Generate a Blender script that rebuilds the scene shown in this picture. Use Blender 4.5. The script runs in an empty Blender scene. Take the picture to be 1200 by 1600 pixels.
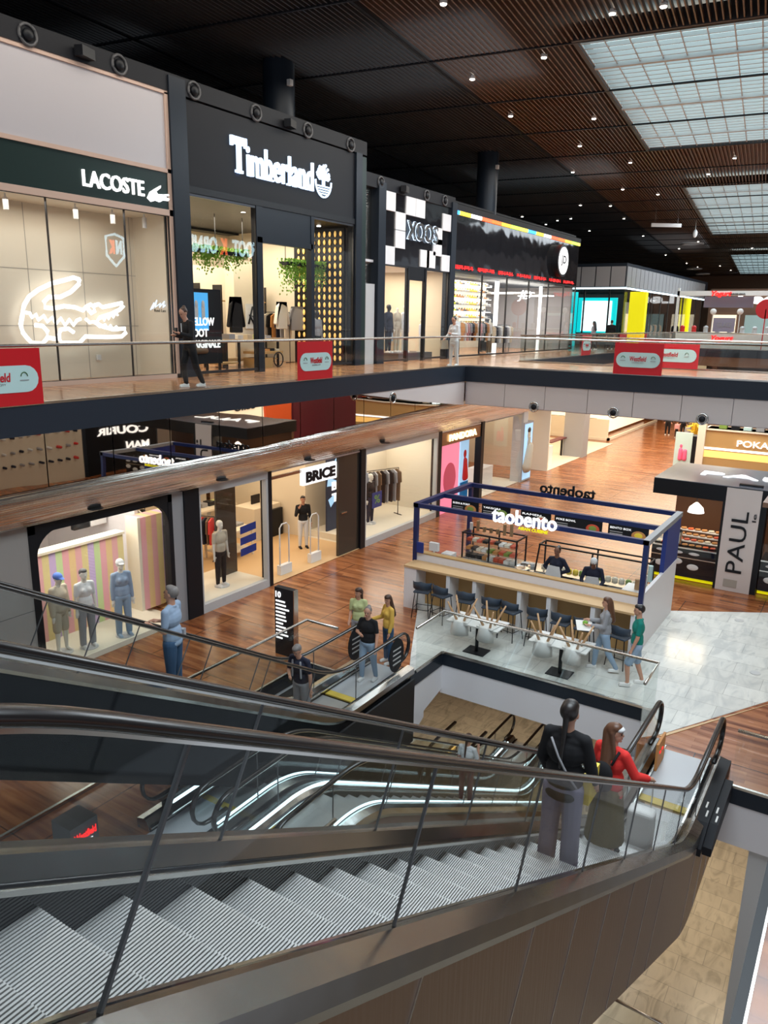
import bpy, bmesh, math, random
from mathutils import Vector, Matrix
random.seed(7)
sc = bpy.context.scene
# ------------------------------------------------------------------ camera, world, exposure
EYE = 1.55; FOC = 1202.0
PITCH, ROLL, YAW = math.radians(14.1), math.radians(1.03), math.radians(32.5)
FWD = Vector((-math.sin(YAW)*math.cos(PITCH), math.cos(YAW)*math.cos(PITCH), -math.sin(PITCH)))
_r = Vector((math.cos(YAW), math.sin(YAW), 0)); _u = _r.cross(FWD)
RT = _r*math.cos(ROLL) + _u*math.sin(ROLL); UP = -_r*math.sin(ROLL) + _u*math.cos(ROLL)
cam = bpy.data.cameras.new('camera'); co = bpy.data.objects.new('camera', cam)
sc.collection.objects.link(co); sc.camera = co
co.matrix_world = Matrix(((RT.x, UP.x, -FWD.x, 0), (RT.y, UP.y, -FWD.y, 0), (RT.z, UP.z, -FWD.z, EYE), (0, 0, 0, 1)))
cam.sensor_fit = 'VERTICAL'; cam.sensor_height = 36.0; cam.lens = FOC/1600*36.0
cam.clip_start = 0.05; cam.clip_end = 400
w = bpy.data.worlds.new('world'); sc.world = w; w.use_nodes = True
w.node_tree.nodes['Background'].inputs[0].default_value = (0.80, 0.88, 1.0, 1)
w.node_tree.nodes['Background'].inputs[1].default_value = 0.62
sc.view_settings.view_transform = 'Standard'; sc.view_settings.look = 'None'
sc.view_settings.exposure = 0.2; sc.view_settings.gamma = 1.0; sc.view_settings.use_curve_mapping = False

def ray(x, y): return RT*((x-600)/FOC) - UP*((y-800)/FOC) + FWD
def px_x(x, y, X): d = ray(x, y); return Vector((0, 0, EYE)) + d*(X/d.x)
def px_y(x, y, Y): d = ray(x, y); return Vector((0, 0, EYE)) + d*(Y/d.y)
def px_z(x, y, Z): d = ray(x, y); return Vector((0, 0, EYE)) + d*((Z-EYE)/d.z)

def area(name, loc, rot, sx, sy, power, col):
    l = bpy.data.lights.new(name, 'AREA'); l.shape = 'RECTANGLE'; l.size = sx; l.size_y = sy; l.energy = power; l.color = col
    o = bpy.data.objects.new(name, l); o.location = loc; o.rotation_euler = rot; sc.collection.objects.link(o); return o
WARM = (1, .80, .55); NEUT = (1, .93, .82); COOL = (.85, .93, 1)
F0 = -5.65       # lower mall floor
area('skylight_glow', (-6, 28, 8.2), (0, 0, 0), 8, 13, 2000, COOL)
area('skylight_glow', (-8, 60, 8.2), (0, 0, 0), 8, 16, 1500, COOL)
area('skylight_glow', (-1, 7, 8.0), (0, 0, 0), 7, 9, 1500, COOL)
area('gallery_fill', (-13.4, 16, 8.0), (0, 0, 0), 1.5, 22, 420, NEUT)  # added fill to brighten the gallery, no fixture hangs here
area('gallery_fill', (-13.4, 40, 8.0), (0, 0, 0), 1.5, 22, 380, NEUT)
# shop lamps
area('shop_lamp', (-15.7, 9, 3.8), (0, 0, 0), .9, 8, 70, NEUT)
area('shop_lamp', (-18.2, 18.2, 4.3), (0, 0, 0), 3.2, 6, 420, (1, .88, .68))
area('shop_lamp', (-17.3, 25.6, 3.35), (0, 0, 0), 3, 4.5, 240, (1, .88, .70))
area('shop_lamp', (-17.5, 36, 3.35), (0, 0, 0), 3, 13, 560, (1, .97, .92))
area('shop_lamp', (-17.5, 58, 3.5), (0, 0, 0), 5, 14, 200, NEUT)
area('shop_lamp', (-15, 10.2, -2.62), (0, 0, 0), 2.6, 3.2, 120, (1, .95, .85))
area('shop_lamp', (-16.2, 17.2, -2.62), (0, 0, 0), 5, 9, 230, WARM)
area('shop_lamp', (-14.8, 22.2, -2.62), (0, 0, 0), 2.4, 4.4, 110, (1, .93, .8))
area('shop_lamp', (-16, 27, -2.62), (0, 0, 0), 4, 4, 110, (1, .9, .85))
area('shop_lamp', (-17, 38, -2.62), (0, 0, 0), 5, 9, 200, WARM)
# lamps in the ceiling of the lower mall under the bridge and the far hall; those below its floor are added fill
area('mall_light', (-8, 27, -1.35), (0, 0, 0), 6, 3, 160, WARM)
area('mall_light', (-9, 45, -1.2), (0, 0, 0), 8, 20, 1500, WARM)
area('mall_light', (-10.2, 70, -1.2), (0, 0, 0), 7, 18, 500, WARM)
area('mall_light', (-1, 16, -6.8), (0, 0, 0), 1.5, 5, 60, WARM)  # added warm fill for the closed level under the lower slab
area('mall_light', (-6.5, 17, -6.8), (0, 0, 0), 6, 4, 160, WARM)
area('mall_light', (-11.6, 10, -6.8), (0, 0, 0), 2, 10, 90, WARM)
area('mall_light', (-6.5, 3, -6.8), (0, 0, 0), 5, 3, 60, WARM)
area('mall_light', (2.4, 26, -.6), (0, 0, 0), 2.5, 20, 260, NEUT)

# ------------------------------------------------------------------ materials
M = {}
def mat(name, col, rough=.5, metal=0, em=None, es=0, coat=0, alpha=None):
    m = bpy.data.materials.new(name); m.use_nodes = True; b = m.node_tree.nodes['Principled BSDF']
    b.inputs['Base Color'].default_value = (*col, 1); b.inputs['Roughness'].default_value = rough
    b.inputs['Metallic'].default_value = metal
    if coat: b.inputs['Coat Weight'].default_value = coat; b.inputs['Coat Roughness'].default_value = .08
    if em: b.inputs['Emission Color'].default_value = (*em, 1); b.inputs['Emission Strength'].default_value = es
    M[name] = m; return m
def nd(m, t): return m.node_tree.nodes.new(t)
def lk(m, a, b): m.node_tree.links.new(a, b)
def glass(name, tint, rmul=1.0, base=.02):
    m = bpy.data.materials.new(name); m.use_nodes = True; nt = m.node_tree; nt.nodes.clear()
    out = nd(m, 'ShaderNodeOutputMaterial'); mix = nd(m, 'ShaderNodeMixShader'); tr = nd(m, 'ShaderNodeBsdfTransparent'); gl = nd(m, 'ShaderNodeBsdfGlossy')
    fr = nd(m, 'ShaderNodeLayerWeight'); fr.inputs[0].default_value = .5; pw = nd(m, 'ShaderNodeMath'); pw.operation = 'POWER'; pw.inputs[1].default_value = 4.5
    mu = nd(m, 'ShaderNodeMath'); mu.operation = 'MULTIPLY_ADD'; mu.use_clamp = True; mu.inputs[1].default_value = .8*rmul; mu.inputs[2].default_value = base
    lk(m, fr.outputs['Facing'], pw.inputs[0])
    tr.inputs[0].default_value = (*tint, 1); gl.inputs['Roughness'].default_value = 0.0
    lk(m, pw.outputs[0], mu.inputs[0]); lk(m, mu.outputs[0], mix.inputs[0]); lk(m, tr.outputs[0], mix.inputs[1]); lk(m, gl.outputs[0], mix.inputs[2]); lk(m, mix.outputs[0], out.inputs[0])
    M[name] = m; return m
def coords(m, scale=(1, 1, 1), rot=(0, 0, 0)):
    g = nd(m, 'ShaderNodeNewGeometry'); mp = nd(m, 'ShaderNodeMapping'); mp.inputs['Scale'].default_value = scale; mp.inputs['Rotation'].default_value = rot
    lk(m, g.outputs['Position'], mp.inputs[0]); return mp.outputs[0]
def ramp(m, fac, stops):
    r = nd(m, 'ShaderNodeValToRGB'); e = r.color_ramp.elements
    while len(e) > 1: e.remove(e[-1])
    e[0].position = stops[0][0]; e[0].color = (*stops[0][1], 1)
    for p, c in stops[1:]:
        q = e.new(p); q.color = (*c, 1)
    lk(m, fac, r.inputs[0]); return r.outputs[0]
def wood_floor(name, c1, c2, c3, rough=.22):
    m = mat(name, c1, rough); b = m.node_tree.nodes['Principled BSDF']
    br = nd(m, 'ShaderNodeTexBrick'); br.inputs['Scale'].default_value = 1; br.inputs['Brick Width'].default_value = 1.9; br.inputs['Row Height'].default_value = .13
    br.inputs['Mortar Size'].default_value = .003; br.inputs['Color1'].default_value = (0, 0, 0, 1); br.inputs['Color2'].default_value = (1, 1, 1, 1); br.inputs['Mortar'].default_value = (.1, .1, .1, 1)
    lk(m, coords(m), br.inputs[0])
    no = nd(m, 'ShaderNodeTexNoise'); no.inputs['Scale'].default_value = 1; no.inputs['Detail'].default_value = 4
    lk(m, coords(m, (1.2, 9, 1)), no.inputs[0])
    n2 = nd(m, 'ShaderNodeTexNoise'); n2.inputs['Scale'].default_value = .45; lk(m, coords(m), n2.inputs[0])
    mx = nd(m, 'ShaderNodeMath'); mx.operation = 'MULTIPLY_ADD'; mx.inputs[1].default_value = .38; lk(m, br.outputs[0], mx.inputs[0]); lk(m, no.outputs[0], mx.inputs[2])
    col = ramp(m, mx.outputs[0], [(.3, c1), (.58, c2), (.95, c3)])
    b2 = nd(m, 'ShaderNodeTexBrick'); b2.offset = .5; b2.inputs['Scale'].default_value = 1; b2.inputs['Brick Width'].default_value = 3.6; b2.inputs['Row Height'].default_value = 2.6; b2.inputs['Mortar Size'].default_value = .012
    b2.inputs['Color1'].default_value = (.85, .85, .85, 1); b2.inputs['Color2'].default_value = (1.12, 1.12, 1.12, 1); b2.inputs['Mortar'].default_value = (.3, .3, .3, 1)
    lk(m, coords(m), b2.inputs[0])
    mm = nd(m, 'ShaderNodeMix'); mm.data_type = 'RGBA'; mm.blend_type = 'MULTIPLY'; mm.inputs[0].default_value = 1
    lk(m, col, mm.inputs[6]); lk(m, b2.outputs[0], mm.inputs[7]); lk(m, mm.outputs[2], b.inputs['Base Color'])
    rr = nd(m, 'ShaderNodeMath'); rr.operation = 'MULTIPLY_ADD'; rr.inputs[1].default_value = .22; rr.inputs[2].default_value = rough-.1; lk(m, no.outputs[0], rr.inputs[0]); lk(m, rr.outputs[0], b.inputs['Roughness'])
    b.inputs['Specular IOR Level'].default_value = .6
    return m
wood_floor('floor_wood', (.095, .022, .008), (.255, .080, .026), (.43, .165, .06))
wood_floor('gallery_wood', (.20, .08, .035), (.38, .17, .08), (.55, .28, .14), .2)
def marble(name, c1, c2, s=1.0, tile=(1.2, .6)):
    m = mat(name, c1, .16); b = m.node_tree.nodes['Principled BSDF']
    no = nd(m, 'ShaderNodeTexNoise'); no.inputs['Scale'].default_value = s; no.inputs['Detail'].default_value = 6; no.inputs['Distortion'].default_value = 1.6; lk(m, coords(m, (2.2, .7, 1)), no.inputs[0])
    col = ramp(m, no.outputs[0], [(.36, c2), (.5, c1), (.62, tuple(min(1, x*1.06) for x in c1)), (.72, c2)])
    b2 = nd(m, 'ShaderNodeTexBrick'); b2.inputs['Scale'].default_value = 1; b2.inputs['Brick Width'].default_value = tile[0]; b2.inputs['Row Height'].default_value = tile[1]; b2.inputs['Mortar Size'].default_value = .006
    b2.inputs['Color1'].default_value = (.86, .86, .86, 1); b2.inputs['Color2'].default_value = (1, 1, 1, 1); b2.inputs['Mortar'].default_value = (.62, .62, .62, 1); lk(m, coords(m, rot=(0, 0, .0)), b2.inputs[0])
    mm = nd(m, 'ShaderNodeMix'); mm.data_type = 'RGBA'; mm.blend_type = 'MULTIPLY'; mm.inputs[0].default_value = 1
    lk(m, col, mm.inputs[6]); lk(m, b2.outputs[0], mm.inputs[7]); lk(m, mm.outputs[2], b.inputs['Base Color']); return m
marble('marble', (.76, .76, .72), (.64, .65, .63), 1.5); marble('marble_low', (.80, .75, .63), (.60, .56, .46), 1.4, (.9, .45))
def mirror(name, col, rough, scale, strength, mscale=(1, 1, 1), metal=1):
    m = mat(name, col, rough, metal); b = m.node_tree.nodes['Principled BSDF']
    no = nd(m, 'ShaderNodeTexNoise'); no.inputs['Scale'].default_value = scale; no.inputs['Detail'].default_value = 1; lk(m, coords(m, mscale), no.inputs[0])
    bu = nd(m, 'ShaderNodeBump'); bu.inputs['Strength'].default_value = strength; bu.inputs['Distance'].default_value = .1
    lk(m, no.outputs[0], bu.inputs['Height']); lk(m, bu.outputs[0], b.inputs['Normal']); return m
mirror('mirror_panel', (.62, .56, .50), .015, .8, .035, (1, .8, 1.0))
mirror('soffit_metal', (.66, .62, .57), .17, 3.0, .32, (1, .10, 16))
mirror('brushed_bronze', (.30, .19, .125), .34, 30, .04, (1, 1, .05))
mirror('black_gloss', (.012, .013, .016), .06, 1.2, .15, metal=0)
mirror('stainless', (.52, .51, .49), .20, 3, .06); mirror('deck_steel', (.30, .285, .27), .24, 3, .05)
def stripes(name, cols, width, axis=1, em=0):
    m = mat(name, (1, 1, 1), .5); b = m.node_tree.nodes['Principled BSDF']
    g = nd(m, 'ShaderNodeNewGeometry'); s = nd(m, 'ShaderNodeSeparateXYZ'); lk(m, g.outputs['Position'], s.inputs[0])
    a = nd(m, 'ShaderNodeMath'); a.operation = 'DIVIDE'; a.inputs[1].default_value = width*len(cols); lk(m, s.outputs[axis], a.inputs[0])
    f = nd(m, 'ShaderNodeMath'); f.operation = 'FRACT'; lk(m, a.outputs[0], f.inputs[0])
    c = ramp(m, f.outputs[0], [(i/len(cols), k) for i, k in enumerate(cols)])
    c.node.color_ramp.interpolation = 'CONSTANT'; lk(m, c, b.inputs['Base Color'])
    if em: lk(m, c, b.inputs['Emission Color']); b.inputs['Emission Strength'].default_value = em
    return m
stripes('striped_wall', [(.86, .42, .46), (.86, .60, .30), (.84, .44, .45), (.80, .66, .32), (.62, .46, .72), (.62, .76, .38)], .165)
stripes('rainbow', [(1, .16, .03), (.95, .45, .04), (.5, .9, .08), (.9, .8, .1), (.05, .4, .95), (.95, .7, .05), (.9, .9, .9), (1, .12, .04)], 1.0, em=1.3)
stripes('gold_pattern', [(.75, .55, .2), (.03, .025, .02)], .13)
# plain materials (dark paints kept matt)
for a in [('black', (.010, .011, .014), .4), ('black_soft', (.012, .013, .017), .55), ('navy_black', (.014, .02, .03), .35), ('beam_dark', (.022, .028, .04), .4), ('white', (.80, .79, .80), .5), ('white_wall', (.72, .70, .72), .55),
    ('fascia_pink', (.60, .54, .52), .4), ('cream', (.74, .66, .53), .6), ('cream_pane', (.54, .51, .53), .35), ('pale_wood', (.62, .40, .20), .45), ('frame_wood', (.62, .44, .35), .45),
    ('dark_green', (.018, .035, .032), .35), ('taupe', (.36, .33, .29), .5), ('grey_wall', (.30, .28, .26), .5), ('grey', (.30, .30, .31), .5), ('grey_light', (.5, .5, .5), .45), ('grey_dark', (.08, .08, .085), .5),
    ('rubber', (.012, .010, .010), .22), ('blue_frame', (.010, .022, .10), .3), ('blue_panel', (.012, .035, .22), .4), ('red_sign', (.55, .008, .015), .35), ('pale_mint', (.50, .68, .66), .4),
    ('red', (.6, .02, .02), .45), ('orange', (.85, .12, .02), .5), ('green', (.01, .22, .15), .7), ('yellow', (.85, .62, .05), .5), ('lime', (.75, .85, .02), .5), ('pink', (.85, .14, .30), .5), ('magenta', (.8, .02, .25), .5),
    ('skin', (.52, .27, .18), .55), ('skin_dark', (.20, .09, .055), .55), ('lip', (.40, .10, .09), .5), ('hair_dark', (.012, .008, .007), .4), ('hair_brown', (.055, .022, .012), .45), ('hair_grey', (.17, .15, .14), .5), ('hair_long', (.11, .045, .022), .4),
    ('cloth_black', (.006, .006, .008), .9), ('cloth_navy', (.010, .013, .032), .85), ('cloth_blue', (.26, .34, .46), .85), ('jeans', (.03, .075, .15), .85), ('jeans_light', (.26, .36, .48), .85), ('cloth_white', (.66, .66, .66), .85), ('cloth_grey', (.30, .30, .32), .85), ('cloth_sage', (.52, .56, .27), .85),
    ('cloth_yellow', (.72, .44, .08), .85), ('cloth_red', (.75, .03, .025), .8), ('cloth_olive', (.12, .09, .02), .85), ('cloth_beige', (.50, .43, .33), .85), ('cloth_teal', (.0, .20, .16), .85), ('cloth_lilac', (.27, .25, .34), .85), ('cap_blue', (.10, .20, .62), .7),
    ('mannequin_white', (.74, .70, .62), .35), ('mannequin_dark', (.02, .02, .022), .4), ('leaf', (.20, .42, .04), .6), ('leaf_dark', (.05, .14, .03), .6), ('trunk', (.14, .08, .04), .7),
    ('chair_navy', (.025, .04, .065), .6), ('plastic_white', (.75, .74, .72), .4), ('wood_leg', (.55, .33, .17), .5), ('salad', (.20, .30, .05), .6), ('tomato', (.6, .08, .03), .5), ('bread', (.55, .24, .07), .6), ('cardboard', (.40, .25, .13), .8),
    ('wall_brown', (.16, .08, .045), .5), ('plenum', (.006, .006, .007), .9), ('comb_yellow', (.72, .52, .08), .5), ('plate_grey', (.46, .47, .49), .35), ('dark_maroon', (.12, .01, .02), .5), ('desk_wood', (.45, .27, .10), .5),
    ('gallery_slab', (.30, .30, .30), .6), ('step_dark', (.05, .05, .05), .5), ('rose_cloth', (.6, .3, .3), .8), ('navy', (.02, .03, .07), .5), ('pillow', (.72, .66, .60), .8), ('door_blue', (.0, .2, .6), .4)]:
    mat(*a)
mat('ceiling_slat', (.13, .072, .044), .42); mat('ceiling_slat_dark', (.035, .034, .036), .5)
mat('matte_black', (.004, .005, .007), .9); M['matte_black'].node_tree.nodes['Principled BSDF'].inputs['Specular IOR Level'].default_value = .12
mat('step_metal', (.60, .59, .58), .40, .5); mat('chrome', (.62, .61, .58), .18, 1); mat('rail_steel', (.55, .52, .48), .25, 1); mat('dark_metal', (.05, .05, .055), .35, .8); mat('canopy_metal', (.16, .17, .20), .18, .3)
for k_ in ('black_soft', 'navy_black', 'black', 'beam_dark', 'dark_green'): M[k_].node_tree.nodes['Principled BSDF'].inputs['Specular IOR Level'].default_value = .22
def em(name, c, s): return mat(name, c, .5, 0, c, s)
em('lit_white', (1, 1, 1), 1.25); em('lit_bluewhite', (.62, .78, 1), 1.25); em('lit_lamp', (1, .93, .8), 14); em('lit_spot', (1, .95, .86), 9); em('lit_warm', (1, .78, .4), 2.4); em('led_cool', (.72, .92, 1), 2.6); em('lit_gold', (1, .62, .18), 2.2)
em('screen_blue', (.05, .30, .62), .9); em('screen_white', (.75, .95, 1), 1.3); em('screen_teal', (.0, .55, .60), .9); em('lit_red', (.9, .02, .02), 1.0); em('lit_cyan', (0, .55, .9), .5); em('skylight_pane', (.62, .86, .92), 1.7); em('skylight_dim', (.55, .62, .68), .75)
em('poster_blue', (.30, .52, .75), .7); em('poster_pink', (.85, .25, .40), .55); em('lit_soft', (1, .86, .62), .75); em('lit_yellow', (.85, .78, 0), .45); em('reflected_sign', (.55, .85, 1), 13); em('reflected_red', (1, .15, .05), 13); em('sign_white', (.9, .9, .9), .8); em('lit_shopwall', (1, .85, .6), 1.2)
glass('glass', (.955, .975, .97), .8, .02); glass('glass_dark', (.50, .50, .48), 1, .04); glass('glass_shop', (.975, .98, .975), .7, .02); glass('glass_esc', (.93, .95, .95), .6, .012)

# ------------------------------------------------------------------ mesh helpers
COL = sc.collection; OFF = {}
class MB:
    def __init__(s): s.v = []; s.f = []; s.m = []; s.cur = 0; s.sm = []
    def add(s, vs, fs, smooth=False):
        b = len(s.v); s.v += [tuple(v) for v in vs]
        for f in fs: s.f.append([b+i for i in f]); s.m.append(s.cur); s.sm.append(smooth)
        return s
    def box(s, x0, y0, z0, x1, y1, z1):
        x0, x1 = min(x0, x1), max(x0, x1); y0, y1 = min(y0, y1), max(y0, y1); z0, z1 = min(z0, z1), max(z0, z1)
        return s.add([(x0, y0, z0), (x1, y0, z0), (x1, y1, z0), (x0, y1, z0), (x0, y0, z1), (x1, y0, z1), (x1, y1, z1), (x0, y1, z1)],
                     [(3, 2, 1, 0), (4, 5, 6, 7), (0, 1, 5, 4), (1, 2, 6, 5), (2, 3, 7, 6), (3, 0, 4, 7)])
    def cb(s, c, d, rz=0, rx=0):   # centred box, rotated
        Rm = Matrix.Rotation(rz, 3, 'Z') @ Matrix.Rotation(rx, 3, 'X'); vs = []
        for z in (-1, 1):
            for x, y in ((-1, -1), (1, -1), (1, 1), (-1, 1)): vs.append(Vector(c) + Rm @ Vector((x*d[0]/2, y*d[1]/2, z*d[2]/2)))
        return s.add(vs, [(3, 2, 1, 0), (4, 5, 6, 7), (0, 1, 5, 4), (1, 2, 6, 5), (2, 3, 7, 6), (3, 0, 4, 7)])
    def prism(s, pts, ext):        # polygon (3D points) extruded by vector
        n = len(pts); e = Vector(ext); P = [Vector(p) for p in pts]; nrm = Vector()
        for i in range(n): nrm += P[i].cross(P[(i+1) % n])
        if nrm.dot(e) > 0: P.reverse()
        return s.add(P+[p+e for p in P], [list(range(n)), list(range(2*n-1, n-1, -1))]+[(i, i+n, (i+1) % n+n, (i+1) % n) for i in range(n)])
    def tube(s, pts, r, n=8, r2=None, closed=False, sx=1.0, ref=None):
        P = [Vector(p) for p in pts]; rs = r if isinstance(r, (list, tuple)) else [r]*len(P); vs = []; fs = []; N = len(P)
        ref = Vector(ref) if ref else None
        for i, p in enumerate(P):
            t = (P[(i+1) % N]-P[i-1]) if closed else (P[min(i+1, N-1)]-P[max(i-1, 0)])
            if t.length < 1e-9: t = Vector((0, 0, 1))
            t.normalize()
            a = ref.cross(t) if ref else (Vector((0, 0, 1)).cross(t) if abs(t.z) < .95 else Vector((1, 0, 0)).cross(t))
            a.normalize(); b = t.cross(a)
            for k in range(n):
                q = 2*math.pi*k/n; vs.append(p + a*math.cos(q)*rs[i] + b*math.sin(q)*rs[i]*sx)
        for i in range(N if closed else N-1):
            for k in range(n):
                j = (i+1) % N; fs.append((i*n+k, i*n+(k+1) % n, j*n+(k+1) % n, j*n+k))
        if not closed: fs.append(list(range(n-1, -1, -1))); fs.append(list(range((N-1)*n, N*n)))
        return s.add(vs, fs, True)
    def cyl(s, c, r, h, n=20, r2=None):
        r2 = r if r2 is None else r2; c = Vector(c)
        vs = [c+Vector((r*math.cos(2*math.pi*k/n), r*math.sin(2*math.pi*k/n), 0)) for k in range(n)]+[c+Vector((r2*math.cos(2*math.pi*k/n), r2*math.sin(2*math.pi*k/n), h)) for k in range(n)]
        s.add(vs, [(k, (k+1) % n, (k+1) % n+n, k+n) for k in range(n)], True)
        return s.add(vs, [list(range(n-1, -1, -1)), list(range(n, 2*n))])
    def ell(s, c, r, R=None, n=14, m=9):
        c = Vector(c); vs = []; fs = []
        for i in range(m+1):
            t = math.pi*i/m
            for k in range(n):
                p = 2*math.pi*k/n; q = Vector((r[0]*math.sin(t)*math.cos(p), r[1]*math.sin(t)*math.sin(p), r[2]*math.cos(t)))
                if i in (0, m): q += Vector((1e-5*math.cos(p), 1e-5*math.sin(p), 0))
                if R: q = R @ q
                vs.append(c+q)
        for i in range(m):
            for k in range(n): fs.append((i*n+k, (i+1)*n+k, (i+1)*n+(k+1) % n, i*n+(k+1) % n))
        fs.append([k for k in range(n)]); fs.append([m*n+k for k in range(n-1, -1, -1)])
        return s.add(vs, fs, True)
    def cap(s, a, b, ra, rb, n=12):    # tapered capsule
        a = Vector(a); b = Vector(b); t = (b-a); L = t.length
        if L < 1e-6: return s.ell(a, (ra, ra, ra))
        t.normalize(); pts = []; rs = []
        for i in range(4): q = math.pi/2*i/4; pts.append(a-t*ra*math.cos(q)); rs.append(max(ra*math.sin(q), 1e-4))
        pts.append(a); rs.append(ra); pts.append(b); rs.append(rb)
        for i in range(1, 5): q = math.pi/2*i/4; pts.append(b+t*rb*math.sin(q)); rs.append(max(rb*math.cos(q), 1e-4))
        ref = Vector((0, 1, 0)) if abs(t.y) < .9 else Vector((1, 0, 0))
        return s.tube(pts, rs, n, ref=ref)
    def mesh(s, name, mats):
        me = bpy.data.meshes.new(name); me.from_pydata(s.v, [], s.f); 
        for m in (mats if isinstance(mats, (list, tuple)) else [mats]): me.materials.append(M[m] if isinstance(m, str) else m)
        me.polygons.foreach_set('material_index', s.m); me.polygons.foreach_set('use_smooth', s.sm); me.update(); return me
    def build(s, name, mats, parent=None, **tags):
        if not s.v: return None
        if parent is not None:
            off = OFF[parent.name]; s.v = [(v[0]-off[0], v[1]-off[1], v[2]-off[2]) for v in s.v]
        o = bpy.data.objects.new(name, s.mesh(name, mats)); COL.objects.link(o)
        if parent is not None: o.parent = parent; OFF[o.name] = OFF[parent.name]
        else: OFF[o.name] = (0, 0, 0)
        tag(o, **tags); return o
def tag(o, label=None, cat=None, group=None, kind=None):
    if label: o['label'] = label
    if cat: o['category'] = cat
    if group: o['group'] = group
    if kind: o['kind'] = kind
    return o
def thing(name, label, cat, loc=(0, 0, 0), group=None, kind=None):
    o = bpy.data.objects.new(name, None); o.empty_display_size = .1; COL.objects.link(o); o.location = loc; OFF[o.name] = tuple(loc)
    return tag(o, label, cat, group, kind)
def place(o, loc, rz=0, sc_=None):
    o.location = loc; o.rotation_euler = (0, 0, rz)
    if sc_: o.scale = (sc_,)*3
    return o
def dup(o, loc=None, rz=None, label=None, group=None, parent=None):
    c = o.copy(); COL.objects.link(c); OFF[c.name] = OFF.get(o.name, (0, 0, 0))
    if parent is not None: c.parent = parent
    if loc is not None: c.location = loc
    if rz is not None: c.rotation_euler = (0, 0, rz)
    if label: c['label'] = label
    if group: c['group'] = group
    for ch in list(o.children): dup(ch, parent=c)
    return c
def struct(mb, name, mats): return mb.build(name, mats, None, kind='structure')
def B(*a): return MB().box(*a)
def remesh(mb, voxel, name, mats, parent, smooth=3, **tags):
    o = mb.build(name, mats, parent, **tags)
    r = o.modifiers.new('r', 'REMESH'); r.mode = 'VOXEL'; r.voxel_size = voxel; r.use_smooth_shade = True
    if smooth: q = o.modifiers.new('s', 'SMOOTH'); q.iterations = smooth; q.factor = .5
    bpy.context.view_layer.update()
    me = bpy.data.meshes.new_from_object(o.evaluated_get(bpy.context.evaluated_depsgraph_get()))
    o.modifiers.clear(); o.data = me
    for p in me.polygons: p.use_smooth = True
    return o
def text(body, name, m, org, xd, ud, width, height, depth=.03, parent=None, bold=0.0, shear=0.0, label=None, cat=None, res=3):
    cu = bpy.data.curves.new(name, 'FONT'); cu.body = body; cu.resolution_u = res; cu.extrude = .5; cu.offset = bold; cu.shear = shear
    o = bpy.data.objects.new(name, cu); COL.objects.link(o); bpy.context.view_layer.update()
    me = bpy.data.meshes.new_from_object(o.evaluated_get(bpy.context.evaluated_depsgraph_get())); bpy.data.objects.remove(o)
    xs = [v.co.x for v in me.vertices]; ys = [v.co.y for v in me.vertices]
    if not xs: return None
    x0, x1, y0, y1 = min(xs), max(xs), min(ys), max(ys); xd = Vector(xd).normalized(); ud = Vector(ud).normalized(); nn = xd.cross(ud); org = Vector(org)
    off = Vector(OFF[parent.name]) if parent is not None else Vector()
    sx = width/(x1-x0) if width else height/(y1-y0); sy = height/(y1-y0) if height else sx
    for v in me.vertices:
        v.co = org + xd*((v.co.x-x0)*sx) + ud*((v.co.y-y0)*sy) + nn*((v.co.z+.5)*depth) - off
    me.materials.clear(); me.materials.append(M[m]); ob = bpy.data.objects.new(name, me); COL.objects.link(ob)
    if parent is not None: ob.parent = parent; OFF[ob.name] = OFF[parent.name]
    tag(ob, label, cat); return ob
Y_ = (0, 1, 0); X_ = (1, 0, 0); Z_ = (0, 0, 1)
# ------------------------------------------------------------------ the mall shell
def floorbox(name, m, *a): return struct(B(*a), name, m)
S0 = F0-.95
# lower mall floor, cut around the opening of the escalators
for a in [(-32, -8, -9.5, 125), (-9.5, 14.1, 8, 125), (-9.5, 11.95, -8.62, 14.1), (-8.62, 12.7, -7.4, 14.1), (-2.75, 12.75, -1.2, 14.1), (-1.2, 12.25, 8, 14.1), (-9.5, -8, -5.0, 6.9), (-9.5, 6.9, -8.4, 7.3)]:
    floorbox('floor', 'floor_wood', a[0], a[1], S0, a[2], a[3], F0)
mb = MB(); poly = [(-9.75, 17.2), (-7.95, 13.7), (-7.42, 12.72), (-7.40, 14.12), (-2.72, 14.12), (-2.72, 12.98), (-2.45, 13.3), (-1.0, 15.8), (1.6, 19.9), (3.0, 22.2), (3.0, 24), (-3.75, 19.8), (-9.7, 18.9)]
mb.prism([(x, y, F0) for x, y in poly], (0, 0, .006)); struct(mb, 'floor', 'marble')
mb = MB().prism([(x, y, F0) for x, y in [(-9.4, 1), (-5.05, 1), (-5.05, 6.85), (-7.2, 6.85), (-9.4, 4.7)]], (0, 0, .008)); struct(mb, 'floor', 'marble')
mb = MB().prism([(x, y, F0+.004) for x, y in [(-2.48, 13.22), (-2.40, 13.22), (-0.93, 15.73), (3.1, 22.1), (3.02, 22.15)]], (0, 0, .006)); struct(mb, 'trim_1', 'pale_wood')
mb = MB()  # black edge beam of the opening
E0, E1 = F0-.26, F0+.012
for a in [(-7.40, 14.07, -2.75, 14.13), (-7.42, 12.66, -7.34, 14.1), (-2.80, 12.7, -2.74, 14.1), (-1.22, 12.22, 6, 12.28), (-9.54, -8, -9.48, 12), (-9.5, 11.9, -8.6, 11.96)]: mb.box(a[0], a[1], E0, a[2], a[3], E1)
struct(mb, 'trim_2', 'navy_black')
mb = MB()
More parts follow.
